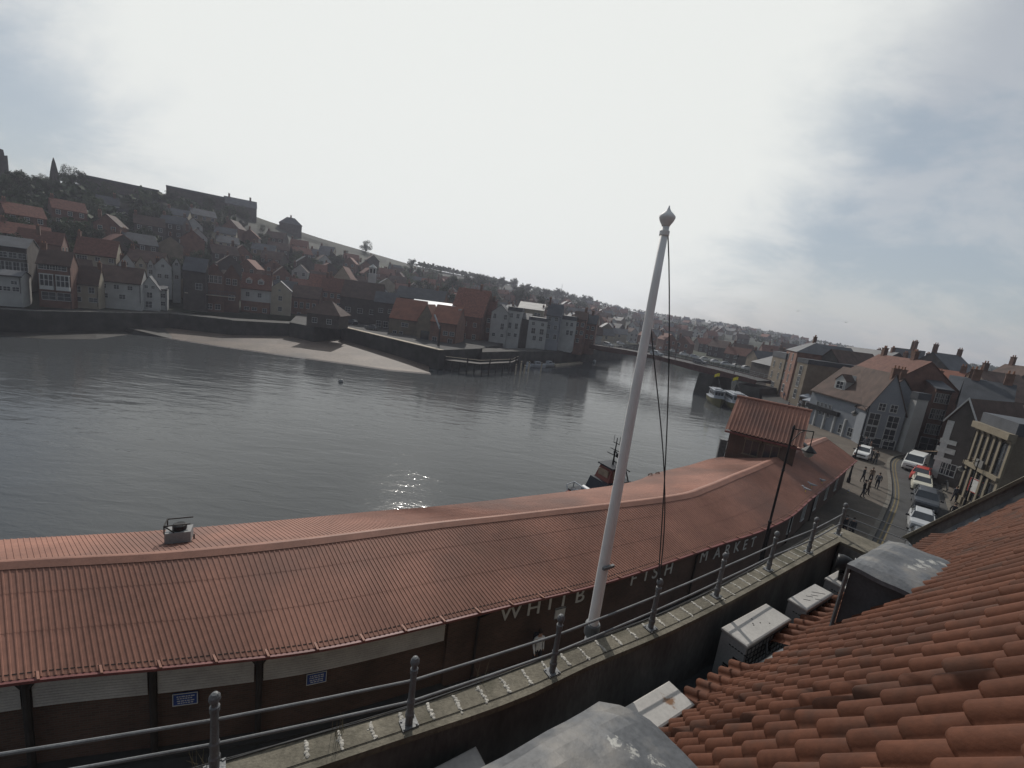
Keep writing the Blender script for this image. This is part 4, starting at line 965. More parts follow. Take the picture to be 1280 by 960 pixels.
E('dark brick house at the end of the bridge', 727, 741, 432, 404, 394, wall='brick', roof='slate', r=152, yaw=-6, rows=[(.78, (-.2, .25)), (.4, (-.2, .25))], chim=[(0, 1.3)])
# hill top
G2 = 'cliff top'
def top(label, x0, x1, yb, ye, yr, kind, wall, roof, r, **k): return E(label, x0, x1, yb, ye, yr, kind, wall, roof, r=r, yaw=k.pop('yaw', 0), simple=True, **k)
top('white villa with tall windows high on the left hillside', 146, 173, 280, 267, 262, 'flat', 'white', 'slate', 228, rows=[(.75, spread(4), (.9, 1.4)), (.25, spread(4), (.9, 1.4))])
top('pale house behind and left of the white hillside villa', 121, 150, 272, 255, 246, 'eaves', 'white', 'slate', 238, rows=[(.7, spread(4), (.9, 1.2))], chim=[(.3, 1.4)])
top('long low stone range on the cliff top, left of the gap', 105, 201, 246, 230, 228, 'flat', 'dark', 'slate', 262, depth=10)
top('long stone range on the cliff top, right of the gap', 209, 282, 254, 241, 239, 'flat', 'dark', 'slate', 272, depth=10)
top('stepped stone house with chimneys at the headland end of the cliff top', 280, 321, 272, 257, 249, 'eaves', 'dark', 'slate', 285, chim=[(-.35, 1.5), (.3, 1.5)])
top('lone gable house on the skyline below the headland', 349, 377, 292, 280, 272, 'hip', 'dark', 'slate', 300, chim=[(.0, 1.0)])
# ruin
A, B, C = frontpts(-4, 215, 262, 32, 0); rz0 = zat(C, 226)
ru = thing('ruin', 'jagged dark ruined tower on the cliff top at the left edge', 'ruin', (C.x, C.y, rz0 - 2), math.atan2((B - A).y, (B - A).x))
w = (B - A).length; h = zat(C, 184) - rz0 + 2; m = MB(); m.prism([(-w / 2, 0, 0), (w * .5, 0, 0), (w * .48, 0, h * .86), (w * .36, 0, h * .84), (w * .33, 0, h * .98), (w * .15, 0, h), (-w * .1, 0, h * .93), (-w / 2, 0, h * .95)], (0, 5, 0)); m.build('tower', WALL['dark'], ru)
m = MB(); m.prism([(w / 2, 1, 0), (w * 1.25, 1, 0), (w * 1.23, 1, h * .34), (w * 1.05, 1, h * .36), (w * .9, 1, h * .30), (w * .7, 1, h * .40), (w / 2, 1, h * .42)], (0, 4, 0)); m.build('broken_wall', WALL['dark'], ru)
A, B, C = frontpts(68, 220, 264, 8, 0); rz0 = zat(C, 226); h = zat(C, 197) - rz0 + 1
ob = thing('pinnacle', 'slender pointed stone pinnacle on the cliff skyline between the ruin and the trees', 'monument', (C.x, C.y, rz0 - 1))
m = MB(); m.loft([[V(a * k, b * k, z) for a, b in ((-1.6, -1.6), (1.6, -1.6), (1.6, 1.6), (-1.6, 1.6))] for k, z in ((.75, 0), (.7, h * .1), (.5, h * .45), (.25, h * .8), (.04, h))]); m.build('spire', WALL['dark'], ob)
m = MB(); m.box(-2.1, 2.1, -2.1, 2.1, -1.5, .6); m.build('plinth', WALL['dark'], ob)
# church tower with lantern
A, B, C = frontpts(465.5, 345, 190, 11, 0); zb = zat(C, 352); h = zat(C, 331) - zb
tw = thing('church_tower', 'small white octagonal bell tower with two dark openings above the roofs', 'bell tower', (C.x, C.y, zb - 3), math.atan2((B - A).y, (B - A).x)); w = (B - A).length / 2; h += 3
m = MB(); m.box(-w * .9, w * .9, -w * .9, w * .9, -4, h * .60); m.build('tower', WALL['white'], tw)
m = MB(); m.lathe([(w * 1.0, h * .60), (w * 1.0, h * .62), (w * .85, h * .63), (w * .85, h * .86), (w * .98, h * .87), (w * .98, h * .89), (w * .4, h * .97), (.1, h * 1.02)], (0, 0, 0), 8); m.build('lantern', WALL['white'], tw)
for a in (-.38, .38): m = MB(); m.box(w * a - w * .2, w * a + w * .2, -w * .86, -w * .7, h * .66, h * .83); m.build('opening', m_dark, tw)
# boathouse on its stone block
def pierblock(name, label, cat, top_px, ztop, mat, zb=-2, capm=None):
    P = [at(*p, z=ztop) for p in top_px]; c = sum(P, V(0, 0, 0)) / len(P)
    t = thing(name, label, cat, (c.x, c.y, 0)); m = MB(); m.prism([V(p.x, p.y, zb) for p in P], (0, 0, ztop - zb)); m.build('stone_wall', mat, t, True)
    if capm: m = MB(); m.prism([V(p.x, p.y, ztop + .003) for p in P], (0, 0, .06)); m.build('deck', capm, t, True)
    return t
pierblock('stone_pier', 'dark stone pier block carrying the boathouse beside the beach', 'pier', [(362, 403), (392, 409), (432, 407), (424, 392), (375, 390)], 4.8, m_quay, capm=m_ground)
A, B, C = frontpts(403, 408, 126, 40, -20); zb = 4.86
house('square boathouse with a hipped brown roof on the dark pier block', A, B, zb, zat(C, 393), zat(C + V(-2, 3, 0), 375), 8, 'hip', 'dark', 'rust', cat='boathouse', rows=[(.5, (-.25, .2), (1.2, 1.2))], skirt=.0, over=.6)
wh = pierblock('stone_wharf', 'dark stone wharf with a pale kerb line jutting out beyond the beach', 'wharf', [(427, 409), (550, 438), (600, 436), (640, 427), (560, 405), (470, 398)], 4.6, m_quay, capm=m_ground)
m = MB(); a, b = at(428, 409, z=4.67), at(549, 438, z=4.67); n_ = (b - a).normalized().cross(V(0, 0, 1)); m.prism([a, b, b - n_ * 1.5, a - n_ * 1.5], (0, 0, .14)); m.build('kerb', m_quayl, wh, True)
qw = thing('quay_wall', 'long dark quay wall under the houses of the left bank', 'quay wall', (at(200, 392, z=2).x, at(200, 392, z=2).y, 0))
m = MB(); pts = [(-260, 372), (-100, 381), (0, 386), (45, 388.5), (125, 390), (212, 391.5), (290, 400), (364, 404)]
P = [at(*p, z=4.5) for p in pts]
for a, b in zip(P, P[1:]):
    o_ = V(a.x, a.y, 0).normalized() * 6; o2 = V(b.x, b.y, 0).normalized() * 6
    m.hexa([V(a.x, a.y, -1), V(b.x, b.y, -1), V(b.x, b.y, -1) + o2, V(a.x, a.y, -1) + o_, V(a.x, a.y, 4.4), V(b.x, b.y, 4.4), V(b.x, b.y, 4.4) + o2, V(a.x, a.y, 4.4) + o_])
m.build('stone_wall', m_quay, qw, True)
m = MB()
for a, b in zip(P[1:6], P[2:7]):
    o_ = V(a.x, a.y, 0).normalized() * .3; o2 = V(b.x, b.y, 0).normalized() * .3; m.hexa([a - V(0, 0, .098), b - V(0, 0, .098), b + o2 - V(0, 0, .098), a + o_ - V(0, 0, .098), a + V(0, 0, .04), b + V(0, 0, .04), b + o2 + V(0, 0, .04), a + o_ + V(0, 0, .04)])
m.build('kerb', m_conc, qw, True)
q2 = thing('quay_wall', 'dark weedy quay wall below the white houses by the bridge', 'quay wall', (at(690, 450, z=0).x, at(690, 450, z=0).y, 0))
m = MB(); P = [at(*p, z=0) for p in [(600, 462), (640, 459), (700, 456), (738, 452), (776, 449), (776, 441)]]
for a, b in zip(P, P[1:]):
    o_ = V(a.x, a.y, 0).normalized() * 9; o2 = V(b.x, b.y, 0).normalized() * 9
    m.hexa([V(a.x, a.y, -1), V(b.x, b.y, -1), V(b.x, b.y, -1) + o2, V(a.x, a.y, -1) + o_, V(a.x, a.y, 4.5), V(b.x, b.y, 4.5), V(b.x, b.y, 4.5) + o2, V(a.x, a.y, 4.5) + o_])
m.build('stone_wall', m_quay, q2, True)
# ------------------------------------------------------------------ west bank buildings
def Wst(label, a, b, r, yr, kind='eaves', wall='grey', roof='red', depth=8, zflat=None, rb=None, zb=3.5, **k):
    """a, b: pixels of the left and right ends of the front eave; r: distance of the left end"""
    A = at(*a, r=r); ze = A.z
    B = at(*b, r=rb) if rb else at(*b, z=ze)
    Ax, Bx = V(A.x, A.y, 0), V(B.x, B.y, 0); u = (Bx - Ax).normalized(); n_ = V(-u.y, u.x, 0)
    C = (Ax + Bx) / 2; zr = zat(C + n_ * depth / 2 if kind in ('eaves', 'hip') else C, yr)
    return house(label, Ax, Bx, zb, ze, zr, depth, kind, wall, roof, skirt=.3, **k)
Wst('grey fronted inn with a dormer and dark ground floor at the head of the street', (1016, 487), (1084, 506), 92, 466, 'eaves', 'grey', 'rust', 9, rows=[(.55, (-.32, -.24, -.16, -.08), (.5, 2.0)), (.2, (.2, .36), (.9, 1.3))], dorm=[(-.12, .22, 2.2, 1.6)], chim=[(.45, 1.2)], cat='inn')
Hb = [o for o in COL.objects if o.get('label', '').startswith('grey fronted inn')][0]
wl_ = wall_of(Hb); xs_ = [v.co.x for v in wl_.data.vertices]; m = MB(); m.box(min(xs_) - .05, lerp(min(xs_), max(xs_), .62), -.5, -.004, 2.9, 3.6, 0)
x0_ = min(xs_)
for k in range(5): m.box(x0_ + k * 2.1, x0_ + k * 2.1 + .25, -.3, -.004, .05, 2.9, 1)
m.build('shop_front', [m_black, m_frame], Hb)
Wst('pale grey gable fronted house facing down the street', (1085, 509), (1138, 497), 82, 469, 'gable', 'grey', 'rust', 13, rb=84, rows=[(1.06, (-.14, .17), (.8, 1.0)), (.72, (-.26, .24), (1.3, 1.7)), (.38, (-.26, .24), (1.3, 1.7)), (.1, (-.2,), (2.6, 1.7)), (.1, (.3,), (1.4, 1.8))], chim=[(0, .8, .04)])
Wst('grey gable end behind and right of the gable fronted house', (1147, 494), (1170, 492), 98, 481, 'gable', 'grey', 'red', 14, rb=100, rows=[(.25, (0,), (3.6, 2.2))], style='dark')
Wst('white chimney fronted outhouse wedged between the two grey gables', (1139, 497), (1147, 499), 84.5, 490, 'flat', 'white', 'slate', 1.5, zb=3.5)
Wst('red roofed house with two skylights behind the grey inn', (1046, 470), (1100, 484), 104, 448, 'eaves', 'brick', 'red', 12, chim=[(-.4, 1.3), (.2, 1.3)])
Wst('brown gabled house with a round window behind the street gable', (1100, 478), (1150, 474), 108, 462, 'gable', 'brick', 'rust', 12, rb=108)
Wst('narrow brick house front with pale window bands at the street corner', (1171, 486), (1191, 489), 92, 475, 'eaves', 'pinkb', 'slate', 9, rows=[(.86, (-.28, 0, .28), (.6, 1.4)), (.6, (-.28, 0, .28), (.6, 1.5)), (.35, (-.28, 0, .28), (.6, 1.5)), (.1, (0,), (2.0, 1.9))], chim=[(.3, 1.5)])
Wst('dark brick gable house with pale bargeboards and wall signs', (1187, 523), (1225, 521), 70, 500, 'gable', 'dark', 'rust', 10, rb=69, rows=[(.25, (-.22, .1), (.9, 1.3))], cat='shop')
Hg = [o for o in COL.objects if o.get('label', '').startswith('dark brick gable house')][0]
wl_ = wall_of(Hg); xs_ = [v.co.x for v in wl_.data.vertices]; xm = max(xs_); zs_ = sorted(set(round(v.co.z, 2) for v in wl_.data.vertices)); eh, rh = zs_[-2], zs_[-1]
for sg in (-1, 1):
    m = MB(); P4 = [(sg * (xm + .35), -.3, eh - .5), (sg * (xm + .35), -.16, eh - .5), (0, -.16, rh + .02), (0, -.3, rh + .02)]; m.hexa(P4 + [(a, b, c + .24) for a, b, c in P4]); m.build('bargeboard', m_frame, Hg)
m = MB(); m.box(-xm - .08, -xm + .55, -.06, .4, .5, eh - .2); m.build('pilaster', m_frame, Hg)
m = MB(); m.lathe([(.001, -.5), (.45, -.5), (.45, -.46), (.001, -.46)], (0, 0, 0), 16); 
sgn = MB()
for z0, w_, h_ in ((eh * .62, 1.5, .5), (eh * .48, 1.7, .6), (eh * .34, 1.6, .5)): sgn.box(-xm * .55 - w_ / 2, -xm * .55 + w_ / 2, -.08, -.004, z0, z0 + h_)
sgn.build('wall_sign', m_letter, Hg)
m = MB(); m.prism([(-xm - 1.6, -.2, 3.0), (-xm - .1, -.2, 3.5), (-xm - .1, 2.4, 3.5), (-xm - 1.6, 2.4, 3.0)], (0, 0, .06)); m.build('awning', M('awning canvas', (.45, .33, .22), .8), Hg)
Wst('cream classical building with tall pilasters and narrow windows on the right', (1227, 529), (1270, 545), 62, 522, 'flat', 'stone', 'slate', 9, cat='building', style='dark', rows=[(.74, (-.38, -.2, -.02, .16), (.55, 2.3)), (.32, (-.38, -.2, -.02, .16), (.55, 2.9)), (.72, (.38,), (1.3, 2.9)), (.3, (.38,), (1.1, 2.4))])
Hc_ = [o for o in COL.objects if o.get('label', '').startswith('cream classical')][0]
wl_ = wall_of(Hc_); xm = max(v.co.x for v in wl_.data.vertices); eh = max(v.co.z for v in wl_.data.vertices)
for k in (-.47, -.29, -.11, .07, .24, .5):
    m = MB(); X = k * 2 * xm; m.box(X - .17, X + .17, -.16, -.004, 1.2, eh - .7); m.box(X - .3, X + .3, -.28, -.004, eh - .7, eh - .5); m.box(X - .3, X + .3, -.28, -.004, .5, 1.2); m.build('pilaster', WALL['buff'], Hc_)
m = MB(); m.box(-xm - .3, xm + .3, -.55, -.004, eh - .48, eh + .1); m.build('cornice', WALL['buff'], Hc_); m = MB(); m.box(-xm - .15, xm + .15, -.35, -.004, eh * .5, eh * .5 + .35); m.build('string_course', WALL['buff'], Hc_)
m = MB(); m.box(-.75, .55, -.42, -.36, eh * .5 + .4, eh * .5 + 1.1); m.build('name_board', m_conc, Hc_)
# roofs climbing behind the street, seen over the right hand buildings
RB = [((1197, 512), (1262, 524), 84, 478, 'eaves', 'dark', 'slate', 12, 'big dark slate roof behind the gable house with bargeboards', [(-.3, 1.4), (.35, 1.4)]),
      ((1180, 497), (1226, 505), 104, 473, 'eaves', 'dark', 'slate', 14, 'long slate roof between the corner house and the skyline', [(.1, 1.6)]),
      ((1232, 532), (1300, 548), 80, 505, 'eaves', 'dark', 'rust', 16, 'broad brown roof above the cream classical building', []),
      ((1252, 500), (1310, 508), 120, 466, 'eaves', 'stone', 'rust', 14, 'brown roofed house on the skyline at the right edge', [(-.3, 1.5)]),
      ((1190, 466), (1224, 470), 150, 443, 'eaves', 'dark', 'slate', 10, 'tall skyline house with a chimney at each end', [(-.46, 2.0), (.46, 1.6)]),
      ((1109, 458), (1150, 464), 165, 437, 'eaves', 'stone', 'slate', 10, 'pale gabled skyline house with a thick chimney', [(.1, 2.2)]),
      ((1148, 466), (1180, 470), 160, 446, 'eaves', 'dark', 'slate', 10, 'skyline house with a tall thin chimney beside the pale gabled one', [(-.2, 4.0), (.4, 1.2)]),
      ((1222, 475), (1258, 481), 150, 458, 'eaves', 'dark', 'rust', 10, 'low skyline house with two squat chimneys', [(-.3, 1.8), (.3, 1.6)]),
      ((1160, 482), (1196, 488), 120, 464, 'eaves', 'brick', 'orange', 10, 'orange roofed house below the skyline houses', [(.4, 1.2)]),
      ((1060, 462), (1112, 472), 150, 446, 'eaves', 'brick', 'slate', 10, 'long slate roof behind the red roof with skylights', [(-.3, 1.4), (.3, 1.4)]),
      ((1030, 448), (1085, 460), 160, 437, 'eaves', 'dark', 'slate', 10, 'long low dark roof under the distant hill on the right bank', [(.4, 1.0)])]
for a, b, r, yr, kd, wl, rf, dp, lb, ch in RB: Wst(lb, a, b, r, yr, kd, wl, rf, dp, chim=ch, rows=[(.8, spread(3))])
Wst('huge dark brick gable near the bridge end', (1010, 459), (1056, 472), 122, 437, 'gable', 'dark', 'rust', 16, rb=118, rows=[(.5, (-.3,), (1, 1.6))])
Wst('narrow buff stone front beside the huge dark gable', (997, 452), (1010, 455), 118, 448, 'flat', 'stone', 'slate', 10, rows=[(.82, (0,), (1.1, 1.9)), (.55, (0,), (1.1, 2.2)), (.25, (0,), (1.1, 2))], zb=3.5)
Wst('tall banded stone building with a dark roof near the bridge end', (984, 437), (997, 440), 130, 428, 'hip', 'brick', 'slate', 8, rows=[(.88, (-.2, .2), (.7, 1.6)), (.66, (-.2, .2), (.7, 1.7)), (.44, (-.2, .2), (.7, 1.7)), (.2, (0,), (1.8, 1.8))], chim=[(0, 1.2)])
Wst('ornate cream fronted building at the end of the bridge', (966, 445), (982, 449), 136, 440, 'flat', 'stone', 'slate', 9, rows=[(.8, (-.25, .25), (.7, 1.5)), (.5, (-.25, .25), (.7, 1.6)), (.2, (0,), (2.0, 1.8))], chim=[(0, 1.2)])
Wst('pale rendered gable rising behind the stone fronts', (1002, 440), (1026, 444), 138, 430, 'gable', 'white', 'slate', 10)
Wst('dark low building beside the ornate cream front', (940, 452), (966, 458), 148, 443, 'hip', 'dark', 'slate', 10)
# ------------------------------------------------------------------ street
kerb = [(1134, 568), (1118, 571), (1111, 576), (1110, 587), (1112, 604), (1111, 622), (1104, 640), (1096, 657), (1086, 676), (1072, 700)]
rgt = [(1166, 556), (1168, 566), (1172, 580), (1176, 596), (1180, 612), (1186, 632), (1194, 656), (1200, 680), (1206, 710), (1212, 745)]
K = [at(*p, z=3.5) for p in kerb]; Rg = [at(*p, z=3.5) for p in rgt]
K = [K[0] + (K[0] - K[-1]).normalized() * 30] + K + [K[-1] + (K[-1] - K[-2]).normalized() * 30]
Rg = [Rg[0] + (Rg[0] - Rg[4]).normalized() * 34] + Rg + [Rg[-1] + (Rg[-1] - Rg[-2]).normalized() * 26]
m = MB()
for i in range(len(K) - 1): m.poly((K[i], Rg[i], Rg[i + 1], K[i + 1]))
for v in range(len(m.v)): m.v[v] = (m.v[v][0], m.v[v][1], 3.5)
structure('road', m, m_road)
m = MB()   # pavement by the market: from the kerb toward the water edge of the quay
mk = [V(75, 105, 0), V(60, 92, 0), V(50, 76, 0), V(44, 62, 0), V(38, 52, 0), V(32, 43, 0), V(25, 33, 0), V(20, 28, 0), V(15, 24, 0), V(10, 20, 0), V(4, 16, 0), V(-12, 6, 0)]
for i in range(len(K) - 1):
    a, b = K[i], K[i + 1]; c, d = mk[i], mk[i + 1]
    m.hexa([V(a.x, a.y, 3.44), V(b.x, b.y, 3.44), V(d.x, d.y, 3.44), V(c.x, c.y, 3.44), V(a.x, a.y, 3.62), V(b.x, b.y, 3.62), V(d.x, d.y, 3.62), V(c.x, c.y, 3.62)])
structure('pavement', m, m_pave)
def ribbon(name, P, o0, o1, z0, z1, mat):
    m = MB(); pr = []
    for i, p in enumerate(P):
        t = (P[min(i + 1, len(P) - 1)] - P[max(i - 1, 0)]).normalized(); s_ = V(t.y, -t.x, 0)
        a, b = p + s_ * o0, p + s_ * o1; pr.append([V(a.x, a.y, z0), V(b.x, b.y, z0), V(b.x, b.y, z1), V(a.x, a.y, z1)])
    m.loft(pr); return structure(name, m, mat)
Kd = densify(K[1:-1], 5)
ribbon('kerb', Kd, -.16, .16, 3.46, 3.636, m_kerb)
for off in (-.42, -.68): ribbon('yellow_line', Kd, off, off - .10, 3.49, 3.506, m_yel)
m = MB()
for i in range(len(Rg) - 1):
    a, b = Rg[i], Rg[i + 1]; w_ = V(9, -3, 0); m.hexa([V(a.x, a.y, 3.45), V(b.x, b.y, 3.45), b + w_ - V(0, 0, .05), a + w_ - V(0, 0, .05), V(a.x, a.y, 3.60), V(b.x, b.y, 3.60), b + w_ + V(0, 0, .10), a + w_ + V(0, 0, .10)])
structure('pavement', m, m_pave)
ribbon('kerb', densify(Rg[1:-1], 5), -.15, .15, 3.46, 3.615, m_kerb)
# ------------------------------------------------------------------ vehicles
PAINT = {}
def paint(c):
    if c not in PAINT:
        mm = M('car paint', c, .32, .05, 1, .03, spec=.6); PAINT[c] = mm
    return PAINT[c]
m_tyre = M('tyre', (.012, .012, .012), .85, .2, 6); m_rim = M('wheel rim', (.35, .35, .36), .35, .1, 6, metal=.6)
m_head = M('headlamp', (.6, .6, .58), .15, .1, 6, spec=.8); m_tail = M('tail lamp', (.35, .02, .02), .3); m_plate = M('plate', (.6, .6, .55), .5)
def sect(x, hw, z0, zb, zt, tw):   # cross-section: sills, belt, top
    return [V(x, -hw * .96, z0), V(x, -hw, lerp(z0, zb, .45)), V(x, -hw * .97, zb), V(x, -tw, lerp(zb, zt, .92)), V(x, -tw * .86, zt), V(x, tw * .86, zt), V(x, tw, lerp(zb, zt, .92)), V(x, hw * .97, zb), V(x, hw, lerp(z0, zb, .45)), V(x, hw * .96, z0)]
CARS = {
 'hatch': dict(L=3.9, W=1.68, body=[(-1.95, .70, .35, .75, .80), (-1.8, .80, .24, .80, .92), (-1.1, .84, .2, .86, .98), (-.75, .84, .2, .88, 1.0), (.9, .84, .2, .9, 1.02), (1.7, .82, .24, .92, 1.02), (1.95, .74, .36, .86, .96)], cab=[(-.95, .74, .93, .70), (-.25, .74, 1.42, .60), (.4, .74, 1.50, .60), (1.3, .73, 1.46, .58), (1.85, .70, 1.0, .66)], wb=1.22, wr=.30),
 'suv': dict(L=4.5, W=1.85, body=[(-2.25, .78, .42, .85, .92), (-2.1, .88, .3, .95, 1.06), (-1.2, .92, .28, 1.04, 1.12), (-.85, .92, .28, 1.05, 1.12), (1.5, .92, .28, 1.06, 1.12), (2.1, .9, .32, 1.05, 1.1), (2.25, .84, .42, .98, 1.05)], cab=[(-1.0, .84, 1.06, .80), (-.4, .84, 1.66, .70), (.3, .84, 1.74, .70), (1.6, .83, 1.72, .68), (2.12, .80, 1.15, .76)], wb=1.38, wr=.36),
 'van': dict(L=4.9, W=1.92, body=[(-2.45, .84, .4, .85, .92), (-2.3, .94, .26, .98, 1.10), (-1.75, .96, .25, 1.08, 1.18), (2.3, .96, .25, 1.1, 1.2), (2.45, .94, .34, 1.1, 1.18)], cab=[(-1.75, .88, 1.16, .86), (-1.05, .88, 1.92, .80), (-.5, .90, 2.02, .84), (2.2, .90, 2.02, .84), (2.42, .88, 1.2, .86)], wb=1.55, wr=.34)}
_carm = {}
def car_meshes(kind):
    if kind in _carm: return _carm[kind]
    c = CARS[kind]; hw0 = c['W'] / 2
    b = MB(); b.loft([sect(x, hw, z0, zb, zt, hw * .93) for x, hw, z0, zb, zt in c['body']])
    cb_ = c['cab']; zb_ = max(q[4] for q in c['body']) - .03
    # roof skin and pillars belong to the body, the glasshouse is glass
    rp = [(x, tw, zt) for x, w_, zt, tw in cb_[1:-1]]
    b.loft([[V(x, -tw * 1.02, zt - .05), V(x, -tw * .8, zt + .015), V(x, tw * .8, zt + .015), V(x, tw * 1.02, zt - .05)] for x, tw, zt in rp])
    for sg in (-1, 1):
        p = [V(x, sg * w_ * 1.005, zb_) for x, w_, zt, tw in cb_]; q = [V(x, sg * tw * 1.03, zt - .02) for x, w_, zt, tw in cb_]
        b.tube([V(cb_[0][0], sg * cb_[0][1], zb_), q[1]], .045, 5); b.tube([V(cb_[-1][0], sg * cb_[-1][1], zb_), q[-2]], .06, 5)
        xm_ = .15 if kind != 'van' else -.55; b.tube([V(xm_, sg * cb_[2][1] * 1.0, zb_), V(xm_, sg * cb_[2][3] * 1.03, cb_[2][2] - .04)], .045, 5)
        if kind == 'van': b.hexa([V(-.5, sg * .90, zb_), V(2.3, sg * .90, zb_), V(2.3, sg * .92, zb_), V(-.5, sg * .92, zb_), V(-.5, sg * .845, 1.98), V(2.2, sg * .845, 1.98), V(2.2, sg * .865, 1.98), V(-.5, sg * .865, 1.98)])
    g = MB(); g.loft([[V(x, -w_, zb_ - .02), V(x, -tw, zt - .01), V(x, tw, zt - .01), V(x, w_, zb_ - .02)] for x, w_, zt, tw in cb_])
    wh = MB(); r = c['wr']; wh.loft([[V(a * math.cos(2 * PI * k / 16), y, a * math.sin(2 * PI * k / 16)) for k in range(16)] for a, y in ((r * .7, -.10), (r * .95, -.10), (r, -.06), (r, .06), (r * .95, .1), (r * .7, .1))])
    ri = MB(); ri.loft([[V(a * math.cos(2 * PI * k / 12), y, a * math.sin(2 * PI * k / 12)) for k in range(12)] for a, y in ((r * .68, -.105), (r * .2, -.112), (r * .2, .112), (r * .68, .105))])
    xf = c['body'][1][0]; hl = MB(); hl.box(xf - .06, xf + .1, -.15, .15, .66, .80); tl = MB(); xr = c['body'][-2][0]; tl.box(xr - .02, xr + .14, -.10, .10, .72, .98)
    pl = MB(); pl.box(c['body'][0][0] - .02, c['body'][0][0] + .02, -.26, .26, .42, .53)
    mi = MB(); mi.box(-.08, .06, -.11, .11, -.07, .07); mi.tube([(0, .1, -.03), (0, .2, -.06)], .02, 5)
    gr = MB(); gr.box(c['body'][0][0] - .012, c['body'][0][0] + .05, -.5, .5, .56, .70)
    _carm[kind] = dict(body=b, glass=g.mesh('glasshouse', m_glass), wheel=wh.mesh('wheel', m_tyre), rim=ri.mesh('rim', m_rim), hl=hl.mesh('headlight', m_head), tl=tl.mesh('tail_light', m_tail), pl=pl.mesh('number_plate', m_plate), mi=mi.mesh('mirror', m_black), gr=gr.mesh('grille', m_black), c=c)
    return _carm[kind]
def car(label, kind, loc, head, colr, cat='car', group=None):
    """head: direction (radians) the bonnet points"""
    q = car_meshes(kind); c = q['c']
    t = thing('parked_van' if kind == 'van' else 'parked_car', label, cat, loc, head + PI, group)
    link('body', q['body'].mesh('body', paint(colr), False), t); link('windows', q['glass'], t)
    for sx in (-1, 1):
        for sy in (-1, 1): w_ = link('wheel', q['wheel'], t, (sx * c['wb'], sy * (c['W'] / 2 - .12), c['wr'])); link('rim', q['rim'], w_)
    hw = c['W'] / 2 * .72
    for sy in (-1, 1):
        link('headlight', q['hl'], t, (0, sy * hw, 0)); link('tail_light', q['tl'], t, (0, sy * hw, 0)); o = link('mirror', q['mi'], t, (c['cab'][0][0] + .35, sy * (c['W'] / 2 + .12), 1.0 if kind == 'hatch' else 1.15))
        if sy > 0: o.rotation_euler.z = PI
    link('number_plate', q['pl'], t); link('grille', q['gr'], t); return t
def gp(x, y, z=3.51): return at(x, y, z=z)
GC = 'vehicles parked along the right kerb'
p0, p1 = gp(1150, 663), gp(1146, 585); hd = math.atan2(p0.y - p1.y, p0.x - p1.x)
car('white van parked at the far end of the kerbside row', 'van', gp(1142, 586), hd - .15, (.62, .62, .60), 'van', GC)
car('red car parked between the white van and a cream car', 'hatch', gp(1149, 600), hd - .1, (.42, .05, .035), group=GC)
car('small cream car squeezed between red car and dark four by four', 'hatch', gp(1150, 611), hd, (.50, .48, .40), group=GC)
car('dark grey four by four parked in the middle of the kerbside row', 'suv', gp(1154, 634), hd, (.05, .055, .065), group=GC)
car('silver hatchback with clear windscreen parked behind the dark four by four', 'hatch', gp(1149, 660), hd, (.42, .43, .44), group=GC)
car('grey car half hidden by the verge wall, nearest of the kerbside row', 'hatch', gp(1149, 690), hd, (.13, .14, .15), group=GC)
car('silver off-roader coming out of the side street by the brick corner house', 'suv', gp(1160, 552), hd + .25, (.34, .35, .36))
car('small white car at the far corner of the market hall', 'hatch', gp(1078, 572, 3.63), hd - .1, (.66, .66, .65))
car('dark car standing on the far wharf by the boathouse', 'hatch', at(440, 405, z=4.68), 2.6, (.05, .06, .08))
car('small dark car with a pale roof on the far wharf near the warehouse', 'hatch', at(464, 412, z=4.68), 2.9, (.10, .11, .12))
